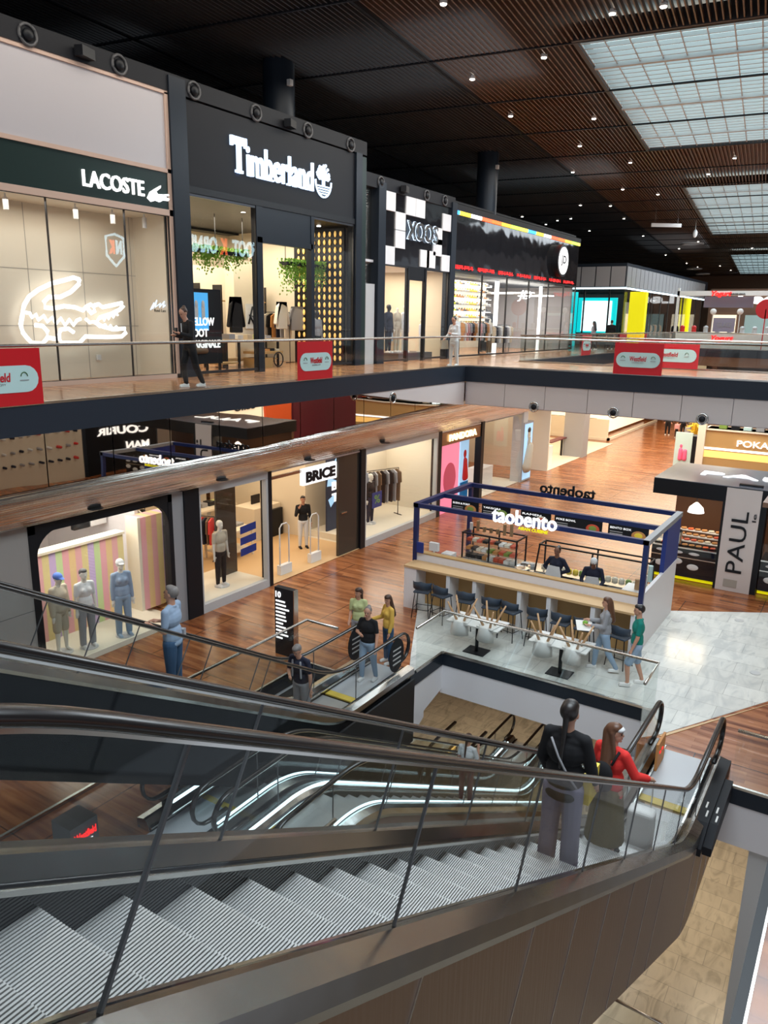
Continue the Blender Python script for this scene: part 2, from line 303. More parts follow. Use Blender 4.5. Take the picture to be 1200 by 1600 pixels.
for a in [(-7.42, 14.085, -2.75, 14.11, F0-.95), (-1.20, 12.235, 6, 12.27, F0-1.0), (-9.52, -8, -9.49, 12, F0-.95), (-2.78, 12.7, -2.75, 14.1, F0-.95)]: mb.box(a[0], a[1], a[4], a[2], a[3], E0)
mb.prism([(-7.41, 12.68, E0), (-7.41, 14.1, E0), (-7.41, 14.1, F0-.85), (-7.41, 13.3, F0-1.05), (-7.41, 13.3, F0-1.2), (-7.41, 12.68, F0-1.5)], (.05, 0, 0))
struct(mb, 'trim_3', 'white_wall')
# level below and the one under it
LB = -11.0
for a in [(-30, -8, -10, 60), (-2.9, -8, 8, 60), (-10, 17, -2.9, 60), (-10, -8, -2.9, 7)]: floorbox('floor', 'marble_low', a[0], a[1], LB-.6, a[2], a[3], LB)
floorbox('floor', 'marble_low', -30, -8, -16.9, 8, 60, -16.5)
struct(MB().box(-14, -8, LB, -13.8, 60, S0), 'wall_left', 'grey_wall'); struct(MB().box(4.4, -8, LB, 4.6, 60, S0), 'wall_right', 'taupe'); struct(MB().box(-14, 30, LB, 5, 30.2, S0), 'wall_back', 'cream')
struct(MB().box(-14, 30, -16.5, 5, 30.2, LB), 'wall_back', 'taupe')
struct(MB().box(-10.05, 7, -16.5, -10, 17, LB), 'wall_left', 'dark_maroon')
struct(MB().box(-13.8, 14.6, LB, -10.4, 14.8, S0), 'wall_back', 'dark_maroon')
# upper gallery slabs
struct(B(-32, -8, -.5, -12.2, 55, 0), 'floor', 'gallery_wood')
struct(B(-12.2, 24.25, -.5, 8, 28.8, 0), 'floor', 'gallery_wood')
struct(B(-32, 55, -.5, 8, 130, 0), 'floor', 'gallery_wood')
ex = px_z(1200, 1430, 0).x
struct(B(ex, -8, -.5, 8, 9, 0), 'floor', 'floor_wood')
struct(MB().box(ex-.03, -8, -.07, ex-.001, 9, -.005), 'trim_4', 'black'); struct(MB().box(ex-.028, -8, -.5, ex-.001, 9, -.07), 'trim_4', 'grey_light'); struct(MB().box(ex-.004, -8, -.004, ex+.003, 9, .006), 'trim_4', 'rail_steel')
mb = MB().box(-12.24, -8, -.5, -12.18, 24.22, .01).box(-12.24, 24.17, -.5, 8, 24.23, .01); struct(mb, 'trim_5', 'beam_dark')
mb = MB().box(-12.2, 28.8, -.5, 8, 28.86, .01).box(-12.2, 28.8, -.5, -12.14, 55, .01).box(-12.2, 54.94, -.5, 8, 55, .01); struct(mb, 'trim_5', 'beam_dark')
# pinkish metal fascia under the bridge, panel by panel
x = -12.12; n = 0
while x < 3:
    struct(B(x+.008, 24.22, -1.27, x+1.42, 24.3, -.5), 'trim_6', 'fascia_pink'); x += 1.43; n += 1
mb = MB().prism([(-12.2, 17.8, -.5), (-12.2, 24.2, -.5), (-12.2, 24.2, -1.32), (-12.2, 21, -.95)], (-.06, 0, 0)); struct(mb, 'trim_6', 'fascia_pink')
struct(B(-12.2, 24.3, -1.3, 8, 28.8, -.5), 'ceiling', 'white_wall')
struct(B(-13.5, 55, -1.1, 8, 130, -.5), 'ceiling', 'wall_brown'); struct(B(-32, 33, -1.1, -13.4, 130, -.5), 'ceiling', 'white_wall')
# mirrored fascia panels and rippled metal soffit along the lower shops
y = -2.0
while y < 24.3:
    z1 = -1.66 if y < 16 else -1.66 + (y-16)*.035
    struct(MB().prism([(-12.88, y+.012, -.5), (-12.88, y+1.488, -.5), (-12.88, y+1.488, z1), (-12.88, y+.012, z1)], (-.03, 0, 0)), 'wall_left', 'mirror_panel'); y += 1.5
def soff(y):
    k = 0 if y < 14 else (y-14)*.028
    return [(-12.86, -1.62+k), (-12.80, -1.72+k), (-12.86, -1.95+k*.9), (-13.0, -2.2+k*.6), (-13.2, -2.38+k*.3), (-13.42, -2.46)]
mb = MB(); ys = [-6, 0, 4, 8, 12, 14, 17, 20, 23, 26.5, 30, 33.2]; vs = []; fs = []
for y in ys: vs += [(a, y, b) for a, b in soff(y)]
for i in range(len(ys)-1):
    for k in range(5): fs.append((i*6+k, i*6+k+1, i*6+k+7, i*6+k+6))
mb.add(vs, fs, True); struct(mb, 'ceiling', 'soffit_metal')
mb = MB()
for k, (yy) in enumerate([9.6, 13.2, 16.6, 20.5]): mb.cyl((-13.05, yy, -2.285), .16, .02, 16)
struct(mb, 'trim_7', 'dark_metal')
struct(B(-32, -8, -2.5, -13.42, 33.2, -1.3), 'ceiling', 'white_wall')
# far ends
struct(B(-32, 92, F0, 10, 92.4, -1.1), 'wall_back', 'wall_brown'); struct(B(-40, 128, 0, 20, 128.4, 9), 'wall_back', 'wall_brown')
struct(B(-32.2, -8, F0, -32, 130, 9.5), 'wall_left', 'black')

# ------------------------------------------------------------------ ceiling of timber slats under a dark void, with skylights
CH = 8.6; TH = math.radians(7); CU = Vector((-math.sin(TH), math.cos(TH), 0)); CV = Vector((math.cos(TH), math.sin(TH), 0))
def cuv(u, v, z): return CU*u + CV*v + Vector((0, 0, z))
def cbox(mb, u0, u1, v0, v1, z0, z1):
    P = [cuv(u0, v0, 0), cuv(u0, v1, 0), cuv(u1, v1, 0), cuv(u1, v0, 0)]
    return mb.prism([(p.x, p.y, z0) for p in P], (0, 0, z1-z0))
sky = [(22.2, 36.3, -5.3, 6), (46.4, 70.9, -4.8, 5), (91, 125, -4.2, 5), (4, 14, -1.5, 6)]
mb = MB(); md = MB(); v = -30.0
while v < 16:
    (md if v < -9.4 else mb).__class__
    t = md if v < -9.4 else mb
    segs = [(-8.0, 135.0)]
    for (a, b, c, d) in sky:
        if c < v < d:
            ns = []
            for s0, s1 in segs:
                if a > s0 and b < s1: ns += [(s0, a), (b, s1)]
                else: ns.append((s0, s1))
            segs = ns
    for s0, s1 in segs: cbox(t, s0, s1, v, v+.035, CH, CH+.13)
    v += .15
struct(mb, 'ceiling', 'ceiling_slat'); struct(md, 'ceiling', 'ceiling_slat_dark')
mb = MB(); u = -6.0
while u < 132: cbox(mb, u, u+.07, -30, 16, CH-.03, CH+.02); u += 4.7
for vv in (-22, -16, -9.5, 3): cbox(mb, -8, 135, vv, vv+.08, CH-.02, CH+.05)
struct(mb, 'trim_8', 'black')
struct(B(-45, -12, CH+.55, 25, 135, CH+.6), 'ceiling', 'wall_brown')
n = 1
for (a, b, c, d) in sky:
    w_ = thing('window_%d' % n, None, None, tuple(cuv((a+b)/2, (c+d)/2, CH)), kind='structure'); n += 1
    m2 = MB(); cbox(m2, a, b, c, d, CH+.40, CH+.43); m2.build('pane', 'skylight_pane', w_)
    m2 = MB(); uu = a
    while uu < b: cbox(m2, uu, uu+.05, c, d, CH+.05, CH+.16); uu += .42
    vv = c
    while vv < d: cbox(m2, a, b, vv, vv+.03, CH+.04, CH+.1); vv += .62
    uu = a+2.35
    while uu < b: cbox(m2, uu, uu+.14, c, d, CH-.02, CH+.2); uu += 4.7
    m2.build('glazing_bar', 'grey_light', w_)
    m2 = MB(); cbox(m2, a-.12, b+.12, c-.12, c, CH-.02, CH+.42); cbox(m2, a-.12, a, c, d, CH-.02, CH+.42); cbox(m2, b, b+.12, c, d, CH-.02, CH+.42); m2.build('frame', 'ceiling_slat_dark', w_)
for (a, b, c, d) in [(20.5, 26, -13, -6.6), (14.6, 16, -8.5, -6.2), (13.2, 14.6, -10.5, -8.7), (40, 44.4, -14, -7), (73, 88, -11, -6), (17, 18.5, -20, -15)]:
    m2 = MB(); cbox(m2, a, b, c, d, CH+.46, CH+.5); m2.build('window_%d' % n, 'skylight_dim', kind='structure'); n += 1
# downlights
lights = [(693, 4), (738, 122), (850, 88), (957, 19), (1037, 8), (798, 180), (928, 184), (906, 227), (985, 253), (895, 268), (1148, 246), (1107, 271), (973, 295), (907, 320), (1028, 303), (954, 321), (975, 341), (871, 344), (921, 360), (1005, 368), (816, 338), (853, 350), (892, 341), (1061, 388), (1175, 387), (1091, 377), (1040, 398), (1073, 411), (1090, 417), (1125, 415), (1110, 428), (1136, 430), (1142, 422), (1178, 446), (1184, 452), (1068, 449), (1100, 437), (1120, 447), (1150, 436), (1195, 432)]
dl = thing('downlight', 'small recessed downlight in the slatted timber ceiling', 'light', (0, 0, 0), 'downlights in the slatted ceiling')
MB().cyl((0, 0, -.03), .09, .09, 14).build('housing', 'plastic_white', dl); MB().cyl((0, 0, -.05), .07, .02, 14).build('lamp_lens', 'lit_lamp', dl)
for i, (a, b) in enumerate(lights):
    p = px_z(a, b, CH-.02)
    if p.y > 118: continue
    o = dl if i == 0 else dup(dl); o.location = p
for (a, b) in [(1085, 420-.0), (1082, 381), (1098, 428), (1115, 446)][:3]:
    r_ = px_z(a, b, CH-.05); mb = MB(); mb.tube([(r_.x+.9*math.cos(q*math.pi/12), r_.y+.9*math.sin(q*math.pi/12), r_.z) for q in range(24)], .09, 6, closed=True)
    mb.build('ceiling_ring', 'plastic_white', label='pale round ring fitting set in the timber ceiling', cat='light', group='ring fittings in the far ceiling')
p = px_z(1041, 352, CH-1.0); t = thing('hanging_projector_panel', 'white flat panel hung on thin rods from the slatted ceiling', 'panel', p)
MB().cb(p, (1.9, .12, .22), math.radians(33)).build('panel', 'plastic_white', t); MB().tube([p+Vector((-.6, -.4, .1)), p+Vector((-.6, -.4, 1))], .012, 5).tube([p+Vector((.6, .4, .1)), p+Vector((.6, .4, 1))], .012, 5).build('rod', 'grey', t)
p = px_z(1086, 365, CH-.9); MB().ell(p, (.16, .16, .28)).tube([p, p+Vector((0, 0, .9))], .02, 5).build('camera_dome', 'plastic_white', label='small white dome camera on a rod under the ceiling', cat='camera')
for (yy, xx, lab) in [(18.9, -15.9, 'dark round column rising behind the shop fascia with the tree emblem'), (32.9, -15.9, 'dark round column rising behind the rainbow-edged shop')]:
    struct(MB().cyl((xx, yy, 5.5), .46, 3.2, 28), 'trim_9', 'navy_black')
    MB().cb((xx+.5, yy-.1, 8.0), (.12, .14, .16)).build('speaker', 'plastic_white', label='small pale speaker on the '+lab[:20].strip()+' column at %s end' % ('near' if yy < 20 else 'far'), cat='speaker')
# header band with round nozzles and box speakers on the upper left shops
FX = -15.2
struct(MB().box(FX-.3, -6, 6.66, FX+.06, 22.35, 7.06), 'trim_10', 'black_soft'); struct(MB().box(FX-.3, 22.35, 5.78, FX+.05, 28.6, 6.2), 'trim_10', 'black_soft'); struct(MB().box(FX-.3, 28.6, 5.74, FX+.04, 43.5, 6.0), 'trim_10', 'black_soft')
struct(MB().box(-32, -6, 7.0, FX-.25, 22.35, 7.05).box(-32, 22.35, 6.1, FX-.25, 43.5, 6.18), 'ceiling', 'black_soft')
nz = thing('air_nozzle', 'round black air nozzle in the dark header above the upper shops', 'vent', (0, 0, 0), 'air nozzles above the upper shops')
mb = MB(); mb.tube([(0, .19*math.cos(q*math.pi/10), .19*math.sin(q*math.pi/10)) for q in range(20)], .035, 6, closed=True); mb.build('ring', 'grey_dark', nz)
MB().ell((.02, 0, 0), (.06, .12, .12)).build('nozzle', 'black', nz)
first = True
for (yy, zz, r_) in [(10.41, 6.84, 1), (12.6, 6.86, 1), (14.81, 6.85, 1), (17.04, 6.82, 1), (19.26, 6.82, 1), (21.42, 6.82, 1), (23.2, 5.98, .9), (26.3, 5.98, .9), (27.7, 5.98, .9)]:
    o = nz if first else dup(nz); first = False; o.location = (FX+.07, yy, zz); o.scale = (r_,)*3
for (yy, zz, lb) in [(11.65, 6.83, 'above the pale blank panel of the crocodile shop'), (18.36, 6.8, 'above the shop with the tree emblem'), (24.6, 5.95, 'above the black and white chequered shop front')]:
    MB().cb((FX+.16, yy, zz), (.2, .42, .2), .3).box(FX+.02, yy-.05, zz-.04, FX+.1, yy+.05, zz+.04).build('box_speaker', 'black', label='black box speaker on the header '+lb, cat='speaker')
# black pillars between the upper shops
for (a, b, c) in [(13.98, 14.5, 7.0), (21.72, 22.05, 6.66), (28.3, 28.7, 6.0), (23.05, 23.5, 6.0)]: struct(MB().box(FX-.25, a, 0, FX+.1, b, c), 'trim_11', 'navy_black')
struct(MB().box(FX-.2, 22.05, 0, FX+.05, 22.35, 6.6), 'trim_11', 'dark_green')
struct(MB().box(FX-.3, 22.4, 2.0, FX-.2, 23.05, 5.8), 'wall_left', 'soffit_metal'); MB().box(FX-.1, 22.45, 0, FX+.0, 23.0, 2.7).build('door_1', 'grey_light', kind='structure')
# shop side walls, upper level
for a in (13.98, 22.0, 28.5, 43.5): struct(B(-21, a, 0, FX-.3, a+.2, 6), 'wall_left', 'cream' if a < 40 else 'grey')
struct(B(-21.2, -6, 0, -21, 45, 7), 'wall_back', 'cream')
struct(B(-21, 14.5, 4.45, FX-.1, 22, 4.6), 'ceiling', 'black'); struct(B(-21, 22.4, 3.42, FX-.1, 28.4, 3.5), 'ceiling', 'white_wall'); struct(B(-21, 28.7, 3.42, FX-.1, 43.5, 3.5), 'ceiling', 'black_soft')
struct(B(-16.9, -6, 3.92, FX-.1, 13.98, 4.0), 'ceiling', 'cream')
# ------------------------------------------------------------------ upper shops: crocodile shop
struct(B(-16.75, -6, 0, -16.65, 13.98, 4), 'wall_back', 'cream')
mb = MB(); yy = -5.0
while yy < 13.9: mb.box(-16.65, yy, 0, -16.643, yy+.012, 3.92); yy += 1.45
for z in (1.25, 2.5): mb.box(-16.65, -6, z, -16.643, 13.98, z+.012)
struct(mb, 'trim_12', 'taupe')
t = thing('shop_fascia', 'shop fascia with a blank pale upper panel over a dark green sign band', 'shop sign', (FX, 9, 4))
MB().box(FX-.05, -6, 4.93, FX+.0, 13.9, 6.58).build('blank_panel', 'cream_pane', t)
mb = MB()
for (a, b, c, d) in [(-6, 13.98, 6.58, 6.66), (-6, 13.98, 4.85, 4.94), (-6, 13.98, 3.88, 4.02), (13.88, 13.98, 0, 6.62), (-6, 13.98, 0, .1)]: mb.box(FX-.08, a, c, FX+.04, b, d)
mb.build('frame', 'frame_wood', t)
MB().box(FX-.05, -6, 4.0, FX+.01, 13.88, 4.86).build('sign_band', 'dark_green', t)
text('LACOSTE', 'lettering', 'lit_white', (FX+.02, 11.46, 4.22), Y_, Z_, 1.66, .34, .05, t, bold=.012)
def trace(name, m, pts, X, r, parent=None, z0=280, k=3.0, closed=False, **tg):   # pts: places on the wall plane X
    P = [px_x(a/k, z0+b/k, X) for a, b in pts]
    return MB().tube(P, r, 8, closed=closed).build(name, m, parent, **tg)
cr = [(688, 88), (700, 60), (722, 46), (750, 30), (748, 42), (728, 58), (735, 70), (760, 72), (785, 70), (788, 78), (770, 84), (790, 92), (785, 103), (760, 100), (745, 108), (725, 100), (705, 106)]
mb = MB().prism([px_x(a/3, 280+b/3, FX+.03) for a, b in cr], (.04, 0, 0)); mb.build('crocodile_emblem', 'lit_white', t)
NX = -16.45
t = thing('neon_crocodile', 'large white neon outline of a crocodile on the pale wall of the corner shop window', 'neon sign', (NX, 11.8, 0))
body = [(372, 470), (345, 461), (300, 474), (240, 489), (180, 518), (137, 550), (114, 588), (104, 640), (97, 680), (108, 720), (130, 748), (150, 768), (200, 770), (222, 745), (222, 712), (200, 688), (165, 684)]
trace('neon_tube', 'lit_white', body, NX, .05, t)
trace('neon_tube', 'lit_white', [(372, 470), (370, 492), (330, 530), (280, 553), (230, 552), (206, 575), (212, 602), (250, 606), (300, 595), (350, 600), (388, 615), (405, 598), (425, 588), (442, 598), (444, 618), (428, 628), (415, 612)], NX, .05, t)
trace('neon_tube', 'lit_white', [(442, 592), (462, 586), (480, 600), (520, 592), (572, 580), (578, 594), (560, 612), (520, 632), (470, 648), (452, 668), (480, 690), (530, 704), (585, 700), (590, 720), (570, 738), (500, 740), (400, 738), (372, 768), (290, 768), (275, 738), (285, 705), (320, 700), (345, 718)], NX, .05, t)
trace('neon_tube', 'lit_white', [(225, 742), (252, 748), (275, 748)], NX, .05, t)
zz = [(120, 625), (140, 628), (150, 648), (168, 634), (180, 660), (205, 640), (222, 668), (245, 648), (262, 678), (285, 652), (305, 685), (325, 658), (345, 685), (360, 662), (378, 655)]
trace('neon_tube', 'lit_white', zz, NX, .04, t); trace('neon_tube', 'lit_white', [(402, 655), (420, 672), (440, 668), (470, 692)], NX, .04, t)
trace('neon_tube', 'lit_white', [(480, 645), (488, 662), (498, 640), (508, 656), (520, 634), (530, 648), (545, 622), (552, 640)], NX, .03, t)
trace('neon_tube', 'lit_white', [(480, 690), (492, 680), (505, 698), (518, 684), (530, 702), (545, 690), (556, 704)], NX, .03, t)
t = thing('neon_script', 'small blue-white handwritten neon word beside the window edge', 'neon sign', (-15.6, 13.4, 1.7))
trace('neon_script_line', 'lit_bluewhite', [(706, 612), (722, 580), (716, 606), (735, 568), (728, 600), (752, 582), (748, 600), (770, 574), (764, 600), (798, 572)], -15.6, .016, t)
text('René Lacoste', 'caption', 'black', px_x(724/3, 280+622/3, -15.6), Y_, Z_, .50, .07, .01, t)
for i, (a, b) in enumerate([(24, 90), (353, 140), (527, 168), (676, 190)]):
    p = px_x(a/3, 280+b/3, -15.75); MB().cyl((p.x, p.y, 3.6), .055, .24, 14).cyl((p.x, p.y, 3.84), .02, .1, 8).build('spotlight', 'plastic_white', label='white cylinder spotlight at the top of the crocodile window, %s from its left end' % ['first', 'second', 'third', 'fourth'][i], cat='spotlight', group='cylinder spotlights in the crocodile window')
MB().box(-16.64, 12.6, .42, -16.6, 12.72, .55).build('wall_socket', 'plastic_white', label='white socket low on the wall of the crocodile window', cat='socket')
def window(n, panes, X, z0, z1, frame=.05, m='glass_shop', fm='dark_metal'):
    w_ = thing('window_%d' % n, None, None, (X, panes[0], z0), kind='structure')
    for a, b in zip(panes[:-1], panes[1:]): MB().box(X-.006, a+.006, z0, X+.006, b-.006, z1).build('pane', m, w_)
    mb = MB()
    if frame:
        for a in panes: mb.box(X-.03, a-frame/2, z0, X+.03, a+frame/2, z1)
        mb.box(X-.03, panes[0], z0, X+.03, panes[-1], z0+frame).box(X-.03, panes[0], z1-frame, X+.03, panes[-1], z1).build('frame', fm, w_)
    return w_
window(20, [-2.5, 1.9, 6.3, 10.55, 12.55, 13.88], FX-.02, .1, 3.88, .012)
# ------------------------------------------------------------------ shop with the tree emblem
t = thing('shop_fascia', 'black fascia with white illuminated slab lettering and a round tree emblem', 'shop sign', (FX, 18, 4.6))
MB().box(FX-.1, 14.5, 4.6, FX+.02, 21.72, 6.62).build('sign_board', 'black_soft', t)
mb = MB().box(FX-.1, 14.5, 4.5, FX+.06, 21.72, 4.66); mb.build('ledge', 'black', t)
text('T', 'lettering', 'lit_bluewhite', (FX+.03, 16.06, 5.22), Y_, Z_, .56, .88, .06, t, bold=.04)
mb = MB(); 
for (a, b, c, d) in [(16.03, 16.12, 5.86, 6.1), (16.55, 16.64, 5.86, 6.1), (16.2, 16.48, 5.22, 5.29)]: mb.box(FX+.03, a, c, FX+.09, b, d)
mb.build('lettering', 'lit_bluewhite', t)
text('imberland', 'lettering', 'lit_bluewhite', (FX+.03, 16.64, 5.20), Y_, Z_, 2.88, .78, .06, t, bold=.02)
mb = MB(); xx = [16.72, 17.1, 17.28, 17.46, 17.62, 18.35, 18.62, 19.0, 19.2, 19.42]
for a in xx: mb.box(FX+.03, a-.06, 5.2, FX+.09, a+.10, 5.25)
mb.build('lettering', 'lit_bluewhite', t)
cy, cz, R_ = 20.02, 5.56, .46
mb = MB().tube([(FX+.06, cy+R_*.85*math.cos(q), cz+R_*math.sin(q)) for q in [math.pi*(1.0+i/12) for i in range(13)]], .03, 6)
mb.box(FX+.03, cy-.045, cz-.16, FX+.09, cy+.045, cz+.1)
random.seed(3)
for k in range(26):
    q = math.pi*(.02+.96*k/25); rr = random.uniform(.2, .42); mb.ell((FX+.06, cy+rr*.9*math.cos(q), cz+.04+rr*math.sin(q)), (.03, .06, .05), n=6, m=4)
    mb.tube([(FX+.06, cy, cz+.02), (FX+.06, cy+rr*.8*math.cos(q), cz+.02+rr*.9*math.sin(q))], .012, 4)
for k in range(4): mb.box(FX+.03, cy-.34+k*.05, cz-.17-k*.07, FX+.09, cy+.34-k*.05, cz-.14-k*.07)
mb.build('tree_emblem', 'lit_bluewhite', t)
window(21, [14.5, 17.0], FX, .05, 4.5, .07); window(22, [19.52, 21.7], FX, .05, 4.5, .07)
mb = MB().box(FX-.1, 17.0, 3.68, FX+.03, 19.5, 4.5).box(FX-.15, 16.98, 0, FX+.05, 17.22, 4.5).box(FX-.15, 19.42, 0, FX+.05, 19.58, 4.5).box(FX-.1, 17.0, 3.55, FX+.05, 19.5, 3.7); struct(mb, 'door_2', 'navy_black')
struct(MB().box(-20.9, 14.7, 4.38, -20.4, 21.9, 4.44), 'trim_13', 'black')
# interior
struct(B(-20.2, 14.6, 0, -20.1, 21.9, 3.2), 'wall_back', 'cream')
struct(MB().box(-18.6, 19.25, 0, -18.2, 20.7, 3.3), 'trim_14', 'cream')
def hang_lamp(p, lab, g=None, d=.06):
    t = thing('track_spotlight', lab, 'spotlight', p, g); MB().cyl((p[0], p[1], p[2]+.04), d, .16, 12).cyl((p[0], p[1], p[2]+.2), .015, .14, 6).build('housing', 'black', t); MB().cyl((p[0], p[1], p[2]), d*1.05, .05, 12).build('lens', 'lit_spot', t); return t
for i, (a, b) in enumerate([(296, 315), (316, 320), (360, 328), (380, 332), (437, 352), (487, 353), (498, 354), (507, 343)]):
    p = px_x(a, b, -16.2); hang_lamp(tuple(p), 'lit black track spotlight high in the tree-emblem shop window', 'track spotlights of the tree-emblem shop')
def plant_trough(y0, y1, x, z, lab, n=150, drop=.55):
    t = thing('hanging_planter', lab, 'planter', (x, (y0+y1)/2, z))
    MB().box(x-.15, y0, z-.06, x+.15, y1, z+.04).build('trough', 'black', t)
    mb = MB()
    for yy in (y0+.1, (y0+y1)/2, y1-.1): mb.tube([(x, yy, z), (x, yy, 4.4)], .012, 5)
    mb.build('cable', 'dark_metal', t)
    mb = MB()
    for k in range(n):
        yy = random.uniform(y0, y1); xx = x+random.uniform(-.2, .22); L = random.uniform(.05, drop*(.4+.6*abs(math.sin(yy*3.1))))
        for j in range(int(3+L/.07)):
            q = random.uniform(0, 6.28); s = random.uniform(.03, .06); zz = z+.16-j*.07*random.uniform(.7, 1.3); dx, dy = s*math.cos(q), s*math.sin(q)
            a_ = Vector((xx+random.uniform(-.05, .05), yy+random.uniform(-.05, .05), zz))
            mb.add([a_, a_+Vector((dx, dy, -.02)), a_+Vector((dx*.8-dy*.5, dy*.8+dx*.5, -.07)), a_+Vector((-dy*.4, dx*.4, -.05))], [(0, 1, 2, 3)])
    mb.build('foliage', 'leaf', t, kind='stuff')
plant_trough(15.9, 18.4, -16.9, 3.35, 'trailing green plants hung behind the left pane of the tree-emblem shop', 230)
plant_trough(19.6, 22.0, -16.4, 3.2, 'trailing green plants hung behind the right pane of the tree-emblem shop', 260, .9)
# gold patterned wall
t = thing('sole_pattern_wall', 'dark wall of golden oval shapes at the right side of the tree-emblem shop', 'wall panel', (-16.5, 21.5, 1))
MB().box(-17.6, 21.6, 0, -15.5, 21.7, 4.4).build('board', 'black', t)
mb = MB()
for i in range(9):
    for k in range(17): mb.ell((-15.62-i*.22, 21.57, .22+k*.25), (.05, .03, .10 if (i+k) % 2 else .085), n=8, m=5)
mb.build('ovals', 'lit_gold', t, kind='stuff')
M['lit_gold'].node_tree.nodes['Principled BSDF'].inputs['Emission Strength'].default_value = .55
# poster screen
t = thing('poster_display', 'dark standing poster with a blue photo on top and white boot advert lettering', 'poster', (-15.9, 15.6, 0))
MB().box(-15.95, 14.75, .25, -15.88, 16.25, 2.25).build('board', 'black_soft', t); MB().box(-15.88, 14.78, 1.15, -15.87, 15.75, 2.15).build('photo', 'screen_blue', t)
for k, s_ in enumerate(['YELLOW', 'BOOT', 'ORIGINALE']): text(s_, 'lettering', 'sign_white', (-15.86, 15.0, 1.28-k*.30), Y_, Z_, [.95, .7, 1.15][k], .22, .012, t, bold=.03)
mb = MB().cap((-15.86, 15.05, .62), (-15.86, 15.6, .60), .10, .07).cap((-15.86, 15.1, .65), (-15.86, 15.08, .95), .11, .12); mb.build('boot_picture', 'trunk', t)
mb = MB()
for yy in (15.1, 15.3, 15.55): mb.ell((-15.86, yy, 1.85), (.02, .06, .1)).box(-15.87, yy-.06, 1.45, -15.855, yy+.06, 1.8)
mb.build('printed_figures', 'cloth_white', t)
def rack(loc, rz, n, cols, lab, length=1.2, h=1.45, long=.85):
    t = thing('clothes_rail', lab, 'clothes rail', loc)
    mb = MB(); L2 = length/2
    for sx in (-L2, L2): mb.tube([(sx, 0, 0), (sx, 0, h)], .015, 6).tube([(sx, -.22, .02), (sx, .22, .02)], .015, 6)
    mb.tube([(-L2, 0, h), (L2, 0, h)], .015, 6); o = OFF[t.name]; OFF[t.name] = (0, 0, 0); mb.build('frame', 'dark_metal', t); OFF[t.name] = (0, 0, 0); t.rotation_euler = (0, 0, rz)
    first = {}
    for k in range(n):
        c = cols[k % len(cols)]; x = -L2+.08+(length-.16)*k/max(1, n-1)
        if c not in first:
            g = MB(); w2 = .21
            g.prism([(-.025, -.03, -.04), (-.025, .03, -.04), (-.025, w2, -.12), (-.025, w2+.03, -.5), (-.025, w2-.04, -.52), (-.025, w2-.05, -long), (-.025, -w2+.05, -long), (-.025, -w2+.04, -.52), (-.025, -w2-.03, -.5), (-.025, -w2, -.12)], (.05, 0, 0))
            a = g.build('garment', c); tag(a, 'garment hanging on the rail: '+lab, 'garment', 'garments: '+lab); first[c] = a
        else: a = dup(first[c])
        q = Matrix.Rotation(rz, 3, 'Z') @ Vector((x, 0, h)); a.location = Vector(loc)+q; a.rotation_euler = (0, 0, rz+random.uniform(-.15, .15))
    return t
SM = {}
def shoe_mesh(m):
    if m not in SM:
        mb = MB().cap((0, -.09, .035), (0, .10, .03), .042, .036, 8).cap((0, -.09, .05), (0, -.07, .10), .042, .036, 8); SM[m] = mb.mesh('shoe', m)
    return SM[m]
def shoe(loc, rz, m, group, lab, s=1.0):
    o = bpy.data.objects.new('shoe', shoe_mesh(m)); COL.objects.link(o); o.location = loc; o.rotation_euler = (0, 0, rz); o.scale = (s, s, s); OFF[o.name] = (0, 0, 0); return tag(o, lab, 'shoe', group)
def shelves(x, y0, y1, zs, depth, lab, m='dark_metal', sm='desk_wood'):
    t = thing('shelf_unit', lab, 'shelf', (x, (y0+y1)/2, 0)); mb = MB()
    for yy in (y0, y1): mb.box(x-depth, yy-.02, 0, x, yy+.02, max(zs)+.5)
    mb.build('upright', m, t)
    for z in zs: MB().box(x-depth, y0, z-.03, x, y1, z).build('shelf', sm, t)
    return t
shelves(-19.6, 16.6, 19.1, (.5, .9, 1.3, 1.7, 2.1), .4, 'wooden shelf unit of shoes behind the left side of the tree-emblem shop')
for z in (.5, .9, 1.3, 1.7, 2.1):
    for k in range(8): shoe((-19.75, 16.8+k*.29, z), math.radians(-90+random.uniform(-8, 8)), random.choice(['bread', 'trunk', 'black', 'cream']), 'shoes on the shelves of the tree-emblem shop', 'shoe on the wooden shelves inside the tree-emblem shop', 1.25)
def garment_form(name, lab, loc, rz, m, L=.8, wid=.24):
    mb = MB().prism([(-wid*.35, 0, 0), (wid*.35, 0, 0), (wid, 0, -.1), (wid*1.55, 0, -L*.8), (wid*1.25, 0, -L*.84), (wid*.95, 0, -.32), (wid, 0, -L), (-wid, 0, -L), (-wid*.95, 0, -.32), (-wid*1.25, 0, -L*.84), (-wid*1.55, 0, -L*.8), (-wid, 0, -.1)], (0, .14, 0))
    o = mb.build(name, m, label=lab, cat='jacket'); o.location = loc; o.rotation_euler = (0, 0, rz); b = o.modifiers.new('b', 'BEVEL'); b.width = .03; b.segments = 2; return o
garment_form('hanging_jacket', 'cream jacket hanging by the entrance of the tree-emblem shop', (-17.4, 20.75, 2.0), math.radians(90), 'mannequin_white', .85)
garment_form('hanging_jacket', 'dark jacket hanging left of the entrance of the tree-emblem shop', (-17.0, 18.1, 2.0), math.radians(90), 'cloth_black', .95)
garment_form('hanging_jacket', 'pale grey jacket hanging on the column right of the tree-emblem shop entrance', (-17.3, 22.0-.6, 1.9), math.radians(60), 'cloth_grey', .8)
MB().box(-18.15, 19.7, 1.15, -18.12, 20.2, 1.95).build('wall_print', 'cloth_white', label='black and white print on the cream column in the tree-emblem shop', cat='picture')
